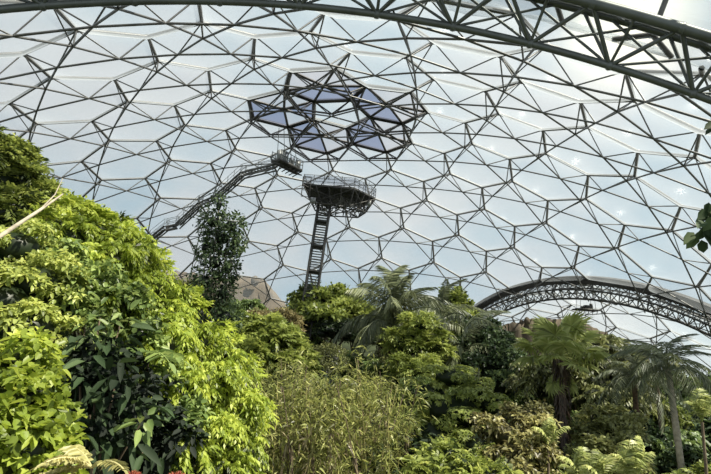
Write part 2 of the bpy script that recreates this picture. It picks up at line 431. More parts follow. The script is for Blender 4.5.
# far right arch
a_, b_ = frame_of(nB); sgB = 1 if b_[2] > 0 else -1
root = empty('arch_truss', CEN + nB * DB * S); tag(root, 'distant curved arch truss framing the smaller dome at the right', 'arch truss', kind='thing')
rBm = rB * S; thB = sgB * np.linspace(math.radians(-12), math.radians(192), 121)
m = MB(); k = len(thB)
for (D1, r1, D2, r2) in ((-.1, .35, -.1, -.75), (-.1, -.75, 1.2, -.75), (-.1, .35, 1.2, .35)):
    A_ = ringpt(nB, DB * S + D1, rBm + r1, thB); B_ = ringpt(nB, DB * S + D2, rBm + r2, thB)
    m.add(np.vstack([A_, B_]), [(i, i + 1, k + i + 1, k + i) for i in range(k - 1)])
o = m.build('gutter_flashing', MT['flashing'], root); o.location = -np.array(root.location)
for nm, dD, dr, rad in (('lower_chord', .6, -2.9, .16), ('inner_chord', -.6, -1.5, .13), ('outer_chord', 1.8, -1.5, .13)):
    m = MB(); m.tube(ringpt(nB, DB * S + dD, rBm + dr, thB), rad, 6); o = m.build(nm, MT['darksteel'], root); o.location = -np.array(root.location)
m = MB(); ts = np.linspace(math.radians(-12), math.radians(192), 110); st = ts[1] - ts[0]
for i, t in enumerate(ts):
    p = ringpt(nB, DB * S + .6, rBm - 2.9, sgB * t)
    for dD in (-.6, 1.8):
        for s_ in (-.5, .5): m.bars(p, ringpt(nB, DB * S + dD, rBm - 1.5, sgB * (t + s_ * st)), .07, 4); m.bars(ringpt(nB, DB * S + .5, rBm - .7, sgB * t), ringpt(nB, DB * S + dD, rBm - 1.5, sgB * (t + s_ * st)), .07, 4)
    m.bars(ringpt(nB, DB * S - .6, rBm - 1.5, sgB * t), ringpt(nB, DB * S + 1.8, rBm - 1.5, sgB * (t + st / 2)), .06, 4)
o = m.build('web_bracing', MT['steel_in'], root); o.location = -np.array(root.location)
#==PLANTS==

# ------------------------------------------------------------------ leaves
def nrmz(v): return v / (np.linalg.norm(v, axis=-1, keepdims=True) + 1e-9)
def leaves(mb, P, D, Nn, L, W, a, kind='diamond', droop=.12):
    n = len(P); 
    if n == 0: return
    D = nrmz(D); side = nrmz(np.cross(D, Nn)); Nn = np.cross(side, D)
    L = np.broadcast_to(np.asarray(L, float), (n,))[:, None]; W = np.broadcast_to(np.asarray(W, float), (n,))[:, None]
    a = np.broadcast_to(np.asarray(a, float), (n,))
    dz = np.array([0, 0, 1.]) * L * droop
    if kind == 'diamond':
        V = np.stack([P, P + .42 * L * D + .5 * W * side + .10 * W * Nn, P + L * D - dz, P + .42 * L * D - .5 * W * side + .10 * W * Nn], 1)
        F = np.arange(n)[:, None] * 4 + np.arange(4); mb.add(V.reshape(-1, 3), F, np.repeat(a, 4))
    else:
        f = .16 * W
        V = np.stack([P, P + .28 * L * D + .46 * W * side + f * Nn, P + .68 * L * D + .42 * W * side + f * Nn - .4 * dz, P + L * D - dz,
                      P + .68 * L * D - .42 * W * side + f * Nn - .4 * dz, P + .28 * L * D - .46 * W * side + f * Nn], 1)
        b = np.arange(n)[:, None] * 6
        F = np.concatenate([b + np.array([0, 1, 2, 3]), b + np.array([0, 3, 4, 5])]); mb.add(V.reshape(-1, 3), F, np.repeat(a, 6))
def rv(n): return nrmz(rng.normal(size=(n, 3)))
def pinnate(mb, P, D, L, pairs, lL, lW, a, droop=.35, kind='diamond', av=.12, ang=.9, hang=.25):
    """compound leaves: a drooping stalk with leaflets on both sides, for n stalks at once"""
    n = len(P); D = nrmz(D); up = np.array([0, 0, 1.]) + 0 * D; side = nrmz(np.cross(D, up) + 1e-4); Nn = nrmz(np.cross(side, D))
    L = np.broadcast_to(np.asarray(L, float), (n,))[:, None]; lL = np.broadcast_to(np.asarray(lL, float), (n,)); lW = np.broadcast_to(np.asarray(lW, float), (n,))
    for k in range(pairs + 1):
        s = .15 + .85 * k / max(pairs, 1)
        Q = P + D * L * s - up * L * droop * s * s
        T_ = nrmz(D - up * 2 * droop * s)
        prof = (.6 + .8 * math.sin(PI * min(s, .95)))
        if k == pairs: leaves(mb, Q, T_, Nn, lL, lW, a + rng.normal(size=n) * av, kind); break
        for sg in (-1, 1):
            d = nrmz(T_ * math.cos(ang) + sg * side * math.sin(ang) - up * hang + rng.normal(size=(n, 3)) * .12)
            leaves(mb, Q, d, nrmz(Nn + rng.normal(size=(n, 3)) * .25), lL * prof * rng.uniform(.8, 1.15, n), lW * prof, a + rng.normal(size=n) * av, kind)
def sample_blobs(blobs, n, low=-.35, inner=.72):
    B = np.array([(*b[:3], *(b[3:6] if len(b) >= 6 else (b[3],) * 3)) for b in blobs], float)
    w = (B[:, 3] * B[:, 5]) ** 1.0; w /= w.sum(); i = rng.choice(len(B), n, p=w)
    d = rv(n); d[:, 2] = np.where(d[:, 2] < low, -d[:, 2], d[:, 2]); s = (rng.uniform(inner, 1.06, n) + .35 * rng.uniform(0, 1, n) ** 5)[:, None]
    P = B[i, :3] + d * B[i, 3:6] * s
    # drop points deep inside another blob
    ins = np.zeros(n, bool)
    for b in B: ins |= (((P - b[:3]) / b[3:6]) ** 2).sum(1) < .5
    out = nrmz(d / B[i, 3:6]); k = ~ins
    return P[k], out[k], i[k]
def core(mb, blobs, f=.74, a=-.3):  # near-black lumps inside the crown, shade between the leaves put into colour
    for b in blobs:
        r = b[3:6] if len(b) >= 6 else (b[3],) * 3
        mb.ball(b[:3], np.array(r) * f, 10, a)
def subdiv(blobs, k, f=.42, flat=.62):
    out = []
    for b in blobs:
        r = np.array(b[3:6] if len(b) >= 6 else (b[3],) * 3, float)
        for j in range(k):
            t = j * 2.39996 + rng.uniform(-.4, .4); u = -.55 + 1.5 * (j + .5) / k; q = math.sqrt(max(0, 1 - u * u)); g_ = f * rng.uniform(.7, 1.3)
            c = np.array(b[:3]) + r * np.array([math.cos(t) * q, math.sin(t) * q, u]) * rng.uniform(.62, .95); out.append((*c, *(r * g_ * [1, 1, flat])))
    return out
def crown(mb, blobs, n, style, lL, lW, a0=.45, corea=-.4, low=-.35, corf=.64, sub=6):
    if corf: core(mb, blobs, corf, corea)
    if sub: blobs = subdiv(blobs, sub); low = max(low, -.3)
    P, O, i = sample_blobs(blobs, n, low); m = len(P)
    tb = rng.uniform(-.16, .16, len(blobs))[i]; a = a0 + tb + rng.normal(size=m) * .17
    up = np.array([0, 0, 1.])
    if style == 'single':
        for k in range(3):
            D = nrmz(O + rng.normal(size=(m, 3)) * .75 - up * .15); leaves(mb, P + rng.normal(size=(m, 3)) * lL * .4, D, nrmz(O + up * .6 + rng.normal(size=(m, 3)) * .5), lL * rng.uniform(.7, 1.2, m), lW, a + rng.normal(size=m) * .08)
    elif style == 'oval':
        for k in range(4):
            D = nrmz(O * .6 + rng.normal(size=(m, 3)) * .8 - up * .25); leaves(mb, P + rng.normal(size=(m, 3)) * lL * .3, D, nrmz(O * .5 + up + rng.normal(size=(m, 3)) * .35), lL * rng.uniform(.65, 1.2, m), lW * rng.uniform(.8, 1.2, m), a + rng.normal(size=m) * .08, 'oval', .2)
    elif style == 'pinnate':
        D = nrmz(O + up * .25 + rng.normal(size=(m, 3)) * .45)
        pinnate(mb, P - D * lL * 1.2, D, lL * 3.4, 5, lL, lW, a, .35)
    elif style == 'hang':
        D = nrmz(O * [1, 1, .5] + rng.normal(size=(m, 3)) * .7)
        pinnate(mb, P - D * lL * 1.2, D, lL * 4.2, 6, lL, lW, a, .6, hang=.5)
    elif style == 'whorl':
        for k in range(7):
            t = k * 2 * PI / 7 + rng.uniform(0, 1, m); x = nrmz(np.cross(O, rv(m))); y = np.cross(O, x)
            D = nrmz(O * .35 + np.cos(t)[:, None] * x + np.sin(t)[:, None] * y - up * .15); leaves(mb, P, D, nrmz(O + up * .3), lL * rng.uniform(.7, 1.15, m), lW, a + rng.normal(size=m) * .06)
    elif style == 'narrow':
        for k in range(5):
            D = nrmz(O * .5 + rng.normal(size=(m, 3)) * .7 - up * .35); leaves(mb, P, D, rv(m), lL * rng.uniform(.6, 1.2, m), lW, a + rng.normal(size=m) * .1, 'diamond', .3)
def lumps(w, h, k, r0=.42, flat=.8, seed=None):
    """a rounded crown of sub-lumps inside a w x h ellipsoid centred h/2 up"""
    out = [(0, 0, h * .5, w * .36, w * .36, h * .40)]
    for j in range(k):
        t = j * 2.399 + rng.uniform(-.3, .3); u = rng.uniform(-.35, .95); q = math.sqrt(max(0, 1 - u * u)); r = rng.uniform(.7, 1.15) * r0
        out.append((math.cos(t) * q * w * .33, math.sin(t) * q * w * .33, h * .5 + u * h * .32, r * w * .5, r * w * .5, r * h * .5 * flat))
    return out
def trunkmb(h, r, lean=0., k=7, bend=.06):
    m = MB(); s = np.linspace(0, 1, 7); ph = rng.uniform(0, 6)
    P = np.stack([lean * s * h + np.sin(s * 3 + ph) * bend * h - math.sin(ph) * bend * h, np.cos(s * 2.5 + ph) * bend * h - math.cos(ph) * bend * h, s * h], 1)
    m.tube(P, r * (1.25 - .6 * s), k); return m, P

# prototypes of the ordinary trees: crown about 2 wide, trunk below
PROTO = {}
def proto(key, name, mat, style, lL, lW, n, w=2., h=1.8, k=10, a0=.45, r0=.42, flat=.8, trunk=1.6, bark='bark', low=-.35):
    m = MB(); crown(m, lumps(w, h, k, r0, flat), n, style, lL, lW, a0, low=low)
    cr = m.build('crown', LM[mat]); COL.objects.unlink(cr)
    tm, P = trunkmb(trunk + h * .5, .055 * w * .5 + .02, 0, 6, .02)
    for t in range(4):
        a = t * 1.7; tm.tube([(0, 0, trunk), (math.cos(a) * w * .12, math.sin(a) * w * .12, trunk + h * .25), (math.cos(a) * w * .26, math.sin(a) * w * .26, trunk + h * .6)], [.03, .02, .01], 5)
    tr = tm.build('trunk', MT[bark]); COL.objects.unlink(tr)
    PROTO[key] = (name, cr.data, tr.data, w, h, trunk)
def plant(key, px, top, d, wpx, label, group=None, hf=1.0, loc=None):
    """place a copy so that its top shows at (px, top) at ground distance d and its crown is wpx wide in the photo"""
    name, crd, trd, w, h, tk = PROTO[key]
    p = at(px, top, d) if loc is None else np.array(loc); g_ = t1(p[0], p[1]) - .2
    rg = math.hypot(d, p[2] - CAMZ); s = wpx * rg / FPX / w; hs = s * hf
    H = max(p[2] - g_, hs * h * .55); z0 = g_ + H - hs * h              # crown bottom height
    root = empty(name, (p[0], p[1], g_), rng.uniform(0, 6.28))
    tag(root, label, 'tree' if 'tree' in name else ('shrub' if 'shrub' in name or 'bush' in name else 'plant'), group)
    c = bpy.data.objects.new('crown', crd); COL.objects.link(c); c.parent = root; c.scale = (s, s, hs); c.location = (0, 0, z0 - g_)
    if 1:
        t = bpy.data.objects.new('trunk', trd); COL.objects.link(t); t.parent = root; t.scale = (s, s, (z0 - g_ + h * hs * .5) / (tk + h * .5))
    return root
proto('pin_fresh', 'rainforest_tree', 'fresh', 'pinnate', .11, .05, 850, k=12)
proto('pin_lime', 'leafy_shrub', 'lime', 'pinnate', .10, .05, 900, k=12, h=1.6)
proto('single_mid', 'rainforest_tree', 'mid', 'single', .085, .05, 2600, k=14)
proto('single_dark', 'rainforest_tree', 'dark', 'single', .08, .05, 2800, k=14)
proto('oval_mid', 'broadleaf_shrub', 'fresh', 'oval', .15, .075, 900, k=10, h=1.5)
proto('olive', 'rainforest_tree', 'olive', 'single', .075, .045, 3000, k=14)
proto('whorl', 'rainforest_tree', 'fresh', 'whorl', .10, .045, 800, k=10)
proto('gloss', 'broadleaf_shrub', 'glossy', 'oval', .2, .10, 650, k=8, h=1.5)
proto('straw', 'leafy_shrub', 'yellow', 'oval', .14, .08, 800, k=10, h=1.5, a0=.35)
proto('hang', 'rainforest_tree', 'mid', 'hang', .10, .05, 750, k=10)
proto('narrow', 'leafy_shrub', 'bamboo', 'narrow', .17, .03, 1300, k=10, h=1.8)

GL = {
 'pin_fresh': ('feathery fresh green tree packed into the rainforest canopy', 'feathery green canopy trees'),
 'pin_lime': ('yellow green feathery shrub lit by the sun in the undergrowth', 'sunlit feathery shrubs'),
 'single_mid': ('small leaved mid green tree packed into the canopy', 'small leaved canopy trees'),
 'single_dark': ('dense dark green tree standing in the canopy', 'dark canopy trees'),
 'oval_mid': ('bright broad leaved shrub in the rainforest undergrowth', 'bright broadleaf shrubs'),
 'olive': ('dull olive green tree with fine leaves in the canopy', 'olive canopy trees'),
 'whorl': ('fresh green tree with whorled pointed leaves', 'whorled leaf trees'),
 'gloss': ('dark glossy broad leaved shrub in the undergrowth', 'glossy dark shrubs'),
 'straw': ('pale yellowish shrub with broad dry looking leaves', 'pale yellowish shrubs'),
 'hang': ('green tree with hanging feathery leaf sprays', 'hanging leaf trees'),
 'narrow': ('yellowish shrub of narrow bamboo like leaves', 'narrow leaved shrubs'),
}
def fill(key, px, top, d, w, hf=1.0): return plant(key, px, top, d, w, GL[key][0], GL[key][1], hf)

# ------------------------------------------------------------------ background canopy, far to near
line = np.array([(-60, 255), (0, 262), (100, 268), (150, 281), (190, 284), (225, 290), (245, 304), (265, 308), (290, 310), (320, 300), (345, 300), (365, 303), (400, 308), (440, 302), (470, 314), (500, 332), (520, 335), (560, 335), (600, 335), (640, 348), (711, 352), (780, 352)], float)
def lt(x): return float(np.interp(x, line[:, 0], line[:, 1]))
def layer(d, step, off, wpx, keys, x0=-40, x1=760, jit=8, dj=4):
    x = x0; i = 0
    while x < x1:
        k = keys[rng.integers(len(keys))]; wd = wpx * rng.uniform(.85, 1.25)
        fill(k, x + rng.uniform(-5, 5), lt(x) + off + rng.uniform(-jit * .3, jit), d + rng.uniform(-dj, dj), wd, rng.uniform(.85, 1.15)); x += step * rng.uniform(.85, 1.15)
layer(73, 26, 2, 36, ['single_mid', 'olive', 'pin_fresh', 'single_dark'], x0=120, x1=470, jit=6)
layer(60, 30, 16, 42, ['single_mid', 'pin_fresh', 'single_dark', 'hang', 'olive'], x0=120)
layer(46, 36, 40, 50, ['single_mid', 'pin_fresh', 'olive', 'hang', 'single_dark', 'whorl'], x0=140)
layer(36, 42, 70, 58, ['pin_fresh', 'single_mid', 'whorl', 'hang', 'gloss'], x0=170)
layer(28, 50, 98, 70, ['pin_fresh', 'oval_mid', 'whorl', 'straw', 'gloss'], x0=200)
layer(22, 60, 122, 85, ['oval_mid', 'pin_fresh', 'straw', 'gloss'], x0=220)

# ------------------------------------------------------------------ palms
def frond_mesh(L, mat, pairs=34, lf=.34, rise=.5, sag=1.0, hang=.5, wid=.035, seed=0):
    m = MB(); s = np.linspace(0, 1, 12)
    C_ = np.stack([L * (s - .12 * s ** 3), 0 * s, L * (rise * s - sag * s ** 2.2)], 1)
    m.tube(C_, L * .012 * (1.3 - s), 5, .55)
    q = np.linspace(.14, .99, pairs); P = np.stack([np.interp(q, s, C_[:, i]) for i in range(3)], 1)
    Td = nrmz(np.gradient(P, axis=0)); prof = L * lf * np.sin(PI * (q * .86 + .1)) ** .6
    for sg_ in (-1, 1):
        D = nrmz(Td * .65 + np.array([0, sg_ * 1., 0]) + np.array([0, 0, -hang]) + rng.normal(size=(pairs, 3)) * .1)
        leaves(m, P, D, nrmz(np.array([0, 0, 1.]) + rng.normal(size=(pairs, 3)) * .3), prof * rng.uniform(.85, 1.1, pairs), L * wid, .5 + rng.normal(size=pairs) * .14, 'diamond', .35)
    o = m.build('frond', LM[mat]); me = o.data; COL.objects.unlink(o); return me
def fan_mesh(pet, R, mat, seg=26, sag=.25, spread=125):
    m = MB(); s = np.linspace(0, 1, 6); C_ = np.stack([pet * s, 0 * s, -pet * .12 * s ** 2], 1); m.tube(C_, .03 * R, 5, .6)
    t = np.radians(np.linspace(-spread, spread, seg)); c = C_[-1]
    D = np.stack([np.cos(t), np.sin(t), -sag + 0 * t], 1)
    mid_ = c + D * R * .55 + np.array([0, 0, .0]); W = 2 * R * .55 * math.sin(math.radians(spread / seg)) * 1.15
    side = nrmz(np.stack([-np.sin(t), np.cos(t), 0 * t], 1)); fold = np.where(np.arange(seg) % 2, .05, -.05)[:, None] * R * np.array([0, 0, 1])
    tip = c + nrmz(D) * R * (1 + rng.uniform(-.08, .05, seg))[:, None] + np.array([0, 0, -1.]) * R * (.16 + .3 * rng.uniform(0, 1, seg)[:, None] ** 2)
    V = np.stack([np.broadcast_to(c, (seg, 3)), mid_ + side * W * .5 - fold, tip, mid_ - side * W * .5 + fold], 1)
    m.add(V.reshape(-1, 3), np.arange(seg)[:, None] * 4 + np.arange(4), np.repeat(.5 + rng.normal(size=seg) * .12, 4))
    o = m.build('frond', LM[mat]); me = o.data; COL.objects.unlink(o); return me
def place_frond(root, me, loc, yaw_, pitch, roll=0, s=1):
    o = bpy.data.objects.new('frond', me); COL.objects.link(o); o.parent = root; o.location = loc
    o.rotation_euler = (Matrix.Rotation(yaw_, 3, 'Z') @ Matrix.Rotation(-pitch, 3, 'Y') @ Matrix.Rotation(roll, 3, 'X')).to_euler(); o.scale = (s, s, s); return o
def palm(px, py, d, meshes, nf, label, rt=.15, bx=None, bark='palebark', pit=(-35, 75), shag=0., name='feather_palm', group=None, dead=None, trunk=True):
    """crown centre at pixel (px, py); bx = (px, d) of the trunk foot, else straight below"""
    c = at(px, py, d); b = c.copy() if bx is None else at(bx[0], 355, bx[1]); g_ = t1(b[0], b[1]) - .2
    root = empty(name, (b[0], b[1], g_)); tag(root, label, 'palm tree', group); top = c - np.array([b[0], b[1], g_])
    if trunk:
        s = np.linspace(0, 1, 14); P = np.stack([top[0] * s ** 1.2, top[1] * s ** 1.2, top[2] * s], 1)
        m = MB(); m.tube(P, rt * (1.15 - .35 * s) * (1 + .05 * np.sin(s * 60)), 9); m.build('trunk', MT[bark], root, smooth=True)
    if shag:
        m = MB(); n_ = 500; q = rng.uniform(1 - shag, 1.0, n_); t = rng.uniform(0, 6.28, n_); r_ = rt * (.85 + .8 * (q - 1 + shag) / shag)
        P = np.stack([top[0] * q + np.cos(t) * r_, top[1] * q + np.sin(t) * r_, top[2] * q], 1)
        leaves(m, P, np.stack([np.cos(t) * .5, np.sin(t) * .5, -1 + 0 * t], 1), np.stack([np.cos(t), np.sin(t), 0 * t], 1), .5, .09, .3 + rng.normal(size=n_) * .2)
        m.build('dead_leaf_skirt', LM['husk'], root)
    for i in range(nf):
        u = i / max(nf - 1, 1); y_ = i * 2.39996 + rng.uniform(-.2, .2); p_ = math.radians(pit[1] + (pit[0] - pit[1]) * u + rng.uniform(-7, 7))
        place_frond(root, meshes[i % len(meshes)], tuple(top), y_, p_, rng.uniform(-.3, .3), rng.uniform(.88, 1.08))
    for i in range(dead or 0):
        place_frond(root, meshes[-1], tuple(top - np.array([0, 0, .1])), rng.uniform(0, 6.28), math.radians(rng.uniform(-75, -50)), rng.uniform(-.4, .4), .8)
    return root
# fan palm
fm = [fan_mesh(1.45, 1.0, 'fan', 32, .05, 150), fan_mesh(1.3, 1.1, 'fan', 34, .15, 155), fan_mesh(1.6, .95, 'fan', 30, .1, 150)]
palm(561, 356, 27, fm, 24, 'fan palm with round pleated green fronds and shaggy dark trunk top', .17, (563, 26.6), 'palebark', (-8, 82), .38, 'fan_palm', dead=2)
# feather palms on the right
fr = [frond_mesh(2.3, 'darkpalm', 36, .27, .55, 1.0, wid=.022), frond_mesh(2.2, 'palm', 34, .27, .45, 1.05, wid=.022), frond_mesh(2.0, 'darkpalm', 32, .28, .5, 1.2, wid=.022)]
palm(668, 369, 26, fr, 22, 'feather palm with slim pale leaning trunk and arching dark fronds', .15, (682, 25), 'palebark', (-30, 75), name='feather_palm')
fr2 = [frond_mesh(2.5, 'darkpalm', 34, .26, .5, 1.1, wid=.022), frond_mesh(2.3, 'darkpalm', 34, .26, .6, .95, wid=.022)]
palm(634, 381, 30, fr2, 20, 'dark drooping feather palm between the fan palm and pale trunk palm', .16, (637, 30), 'shag', (-40, 80), name='feather_palm')
palm(656, 378, 33, fr2, 9, 'thin feather palm with upright spiky fronds behind the pale trunk palm', .13, (661, 33), 'bark', (5, 85), name='feather_palm')
# centre palm group
fc = [frond_mesh(7.4, 'palm', 54, .24, .8, .8, hang=1.3, wid=.02), frond_mesh(6.8, 'palm', 50, .26, .9, .9, hang=1.4, wid=.02), frond_mesh(6.8, 'darkpalm', 50, .24, .6, 1.0, hang=1.3, wid=.02)]
palm(393, 326, 50, fc, 26, 'large grey green feather palm with upright plumes in the centre of the canopy', .3, (395, 50), 'shag', (-35, 88), .3)
fc2 = [frond_mesh(6.0, 'darkpalm', 40, .2, .6, .9, hang=1.0, wid=.02), frond_mesh(5.5, 'palm', 40, .2, .5, 1.0, hang=1.2, wid=.02)]
palm(440, 322, 56, fc2, 18, 'grey drooping feather palm to the right of the upright plumed palm', .28, (441, 56), 'shag', (-45, 78), .2)
palm(462, 350, 48, fc2, 13, 'pale arching feather palm leaning out before the dark trees', .22, (452, 49), 'bark', (-40, 55))
# small young palms low on the right
fy = [frond_mesh(.95, 'fan', 26, .36, 1.0, .7, wid=.05, hang=.2), frond_mesh(1.05, 'fan', 26, .36, 1.1, .6, wid=.05, hang=.2)]
for px, py, d, n_, lb in ((548, 448, 20, 7, 'young bright green palm with upright fronds at foot of fan palm'), (600, 490, 16, 7, 'young palm with upright glossy fronds low beside the pale shrubs'),
    (632, 484, 15, 8, 'young palm at the bottom edge just left of the pale trunk'), (702, 422, 22, 9, 'bright yellow green young palm right of the pale trunk'), (580, 484, 17, 7, 'young palm at the bottom edge below the fan palm trunk')):
    c = at(px, py, d); z = t1(c[0], c[1]); palm(px, py, d, fy, n_, lb, .06, None, 'bark', (15, 75), name='young_palm')

# ------------------------------------------------------------------ named trees
def ptree(name, label, cat, blobs_px, mat, style, n, lL, lW, trunk_px=None, bark='bark', r=.12, a0=.45, low=-.35, corf=.62, group=None, part='crown', squash=1., sub=6):
    """a tree whose crown lumps are given as (px, py, distance, radius px [, vertical radius px])"""
    B = []
    for b in blobs_px:
        c = at(b[0], b[1], b[2]); k = math.hypot(b[2], c[2] - CAMZ) / FPX; rx = b[3] * k; rz = (b[4] if len(b) > 4 else b[3]) * k
        B.append((c[0], c[1], c[2], rx, rx * squash, rz))
    m0 = np.mean([b[:3] for b in B], 0); f = m0 if trunk_px is None else at(trunk_px[0], 355, trunk_px[1]); g_ = t1(f[0], f[1]) - .15
    loc = np.array([f[0], f[1], g_]); root = empty(name, loc); tag(root, label, cat, group)
    Bl = [(b[0] - loc[0], b[1] - loc[1], b[2] - loc[2], *b[3:]) for b in B]
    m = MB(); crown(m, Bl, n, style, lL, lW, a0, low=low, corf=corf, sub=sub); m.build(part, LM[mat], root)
    m = MB(); tgt = sorted(Bl, key=lambda b: b[2]); ctr = np.array(tgt[len(tgt) // 2][:3]); fork = np.array([ctr[0] * .35, ctr[1] * .35, max(min(b[2] - b[5] for b in Bl) * .6, ctr[2] * .35)])
    m.tube([(0, 0, 0), fork * [.4, .4, .5], fork], [r * 1.3, r * 1.05, r * .9], 8)
    for b in Bl:
        p = np.array(b[:3]); m.tube([fork, (fork + p) / 2 + [0, 0, .15], p + [0, 0, b[5] * .3]], [r * .6, r * .4, r * .15], 6)
    m.build('trunk', MT[bark], root, smooth=True); return root

# tall slender tree in front of the walkway
ptree('slender_tree', 'tall slender tree with dark leaves standing against the dome', 'tree',
      [(219, 205, 30, 6, 12), (213, 222, 30, 13, 12), (231, 226, 30, 13, 12), (222, 238, 30.4, 16, 14), (205, 248, 30, 8, 8), (236, 243, 30, 9, 10), (215, 262, 30, 14, 14), (228, 268, 30, 10, 14), (205, 282, 30, 13, 14), (222, 292, 30, 12, 16), (207, 304, 30, 15, 16), (224, 318, 30, 15, 16)],
      'dark', 'single', 2100, .24, .13, (215, 30.2), 'palebark', .13, .5, corf=.45, low=-1, sub=0)
# round dense tree in the centre
ptree('round_canopy_tree', 'rounded dense green tree just beneath the tall stair tower', 'tree',
      [(327, 300, 62, 22, 14), (308, 306, 62, 17, 12), (347, 306, 61, 18, 12), (330, 318, 60, 34, 16), (300, 320, 61, 18, 13), (362, 318, 61, 16, 12)], 'fresh', 'single', 5600, .55, .32, None, 'bark', .35, .44)
# bright compound-leaved tree left of centre
ptree('feathery_tree', 'bright green feathery tree below the brown rock bank', 'tree',
      [(266, 330, 34, 22, 14), (245, 340, 34, 20, 14), (285, 343, 34, 20, 14), (262, 352, 33, 34, 22), (290, 362, 33, 22, 18), (240, 365, 33, 22, 18)], 'fresh', 'pinnate', 2300, .32, .15, None, 'bark', .2, .5)
ptree('flowering_tree', 'tree with rusty pink tinted top beside the brown rock bank', 'tree',
      [(277, 322, 42, 18, 10), (262, 319, 42, 12, 8), (290, 327, 42, 12, 8)], 'pinkish', 'single', 1500, .3, .18, None, 'bark', .2, .5)
ptree('olive_bush', 'olive green bush directly left of the slender dark tree', 'shrub',
      [(172, 296, 40, 20, 14), (155, 304, 40, 20, 16), (188, 300, 40, 16, 16), (170, 318, 39, 34, 22)], 'olive', 'single', 3000, .32, .2, None, 'bark', .2, .42)
ptree('weedy_tree', 'green tree with an ivy clad trunk right of the slender tree', 'tree',
      [(248, 310, 44, 12, 12), (236, 316, 44, 14, 14), (240, 335, 43, 22, 18)], 'mid', 'hang', 700, .34, .16, None, 'bark', .2, .55)
ptree('sunlit_tree', 'light green tree with sunlit tufts right of the bamboo', 'tree',
      [(452, 378, 27, 26, 14), (430, 396, 27, 24, 18), (475, 392, 27, 22, 16), (455, 412, 26, 40, 24), (492, 408, 26, 18, 16), (435, 440, 25, 34, 26), (480, 448, 24, 34, 26)], 'fresh', 'whorl', 3400, .20, .07, None, 'bark', .16, .62)
ptree('light_feather_tree', 'light green feathery tree crown in front of the central palms', 'tree',
      [(420, 325, 44, 16, 12), (410, 345, 44, 20, 16), (435, 345, 44, 14, 14), (418, 372, 42, 26, 20)], 'fresh', 'pinnate', 1500, .28, .12, None, 'palebark', .16, .6)
ptree('dark_tree', 'dark dense tree between the central palms and the fan palm', 'tree',
      [(485, 332, 50, 16, 14), (497, 350, 49, 18, 18), (478, 352, 49, 16, 18), (492, 380, 47, 24, 24), (512, 372, 47, 16, 22)], 'dark', 'single', 3800, .4, .24, None, 'bark', .25, .5)
ptree('yellowish_tree', 'yellow green tree top beside the grey drooping palm', 'tree',
      [(453, 300, 62, 10, 12), (460, 315, 61, 12, 14), (466, 330, 60, 12, 14)], 'fresh', 'single', 1200, .5, .3, None, 'bark', .2, .6)
ptree('climber_tree', 'dark tree hung with a curtain of climbing vines behind the fan palm', 'tree',
      [(590, 352, 40, 30, 16), (612, 368, 40, 26, 18), (570, 380, 40, 30, 26), (600, 395, 39, 34, 26), (540, 380, 41, 22, 26), (630, 400, 39, 24, 22)], 'olive', 'hang', 1500, .28, .13, None, 'bark', .25, .40)
ptree('pale_shrub', 'pale yellowish broad leaved shrub left of the fan palm trunk', 'shrub',
      [(528, 420, 22, 22, 16), (508, 436, 21, 26, 18), (536, 448, 21, 16, 20), (512, 465, 20, 32, 22)], 'yellow', 'oval', 1300, .22, .12, None, 'bark', .08, .25)
ptree('pale_shrub', 'dull olive broad leaved shrub between fan palm and dark palm', 'shrub',
      [(604, 420, 28, 18, 12), (622, 432, 27, 18, 14), (594, 440, 27, 16, 14), (612, 455, 25, 24, 18)], 'olive', 'oval', 1100, .24, .12, None, 'bark', .08, .6)

# ------------------------------------------------------------------ bamboo thicket
c = at(318, 400, 20); g_ = t1(c[0], c[1]); root = empty('bamboo_thicket', (c[0], c[1], g_)); tag(root, 'yellowing bamboo thicket of thin upright canes and narrow leaves', 'bamboo')
leafm = MB(); deadm = MB()
for i in range(85):
    px = rng.uniform(243, 405); d = rng.uniform(17, 23); tp = 374 + 7 * math.sin(px * .08) + 14 * max(0, (px - 385) / 20) + rng.uniform(-8, 26) + max(0, 262 - px) * .5
    tpnt = at(px, tp, d); b = np.array([tpnt[0] + rng.normal() * .3, tpnt[1], t1(tpnt[0], tpnt[1]) - .2]); h = tpnt[2] - b[2]
    s = np.linspace(0, 1, 9)[:, None]; bend = np.array([rng.normal() * .5, rng.normal() * .4, 0]); P = b + (tpnt - b) * s + bend * s ** 3 - b * 0
    m = MB(); m.tube(P - [c[0], c[1], g_], .034 * (1.2 - .8 * s[:, 0]) * rng.uniform(.7, 1.3), 5)
    if i % 6 == 0: m.tube(P[:7] - [c[0] - .05, c[1], g_], .07 * (1.2 - .6 * s[:7, 0]), 6)
    m.build('cane', MT['culm' if rng.random() < .6 and i % 6 else 'bark'], root)
    if i % 3 == 0:
        n_ = 60; q = rng.uniform(.35, .85, n_); Q = np.stack([np.interp(q, s[:, 0], P[:, k_]) for k_ in range(3)], 1) - [c[0], c[1] + .5, g_] + rng.normal(size=(n_, 3)) * .12
        leaves(deadm, Q, nrmz(rng.normal(size=(n_, 3)) * [.5, .5, .3] + [0, 0, -1]), rv(n_), rng.uniform(.25, .5, n_), .05, .4 + rng.normal(size=n_) * .25)
    n_ = 105; q = rng.uniform(.12, 1.02, n_) ** .7; Q = np.stack([np.interp(q, s[:, 0], P[:, k_]) for k_ in range(3)], 1) - [c[0], c[1], g_]
    Q += rng.normal(size=(n_, 3)) * .22 * (.4 + q[:, None])
    for k_ in range(3): leaves(leafm, Q + rng.normal(size=(n_, 3)) * .05, nrmz(rng.normal(size=(n_, 3)) * [1, 1, .5] + [0, 0, -.55]), rv(n_), rng.uniform(.20, .42, n_), .05, .45 + rng.normal(size=n_) * .22 + rng.normal() * .1)
leafm.build('foliage', LM['bamboo'], root); deadm.build('dry_leaves', LM['straw'], root)

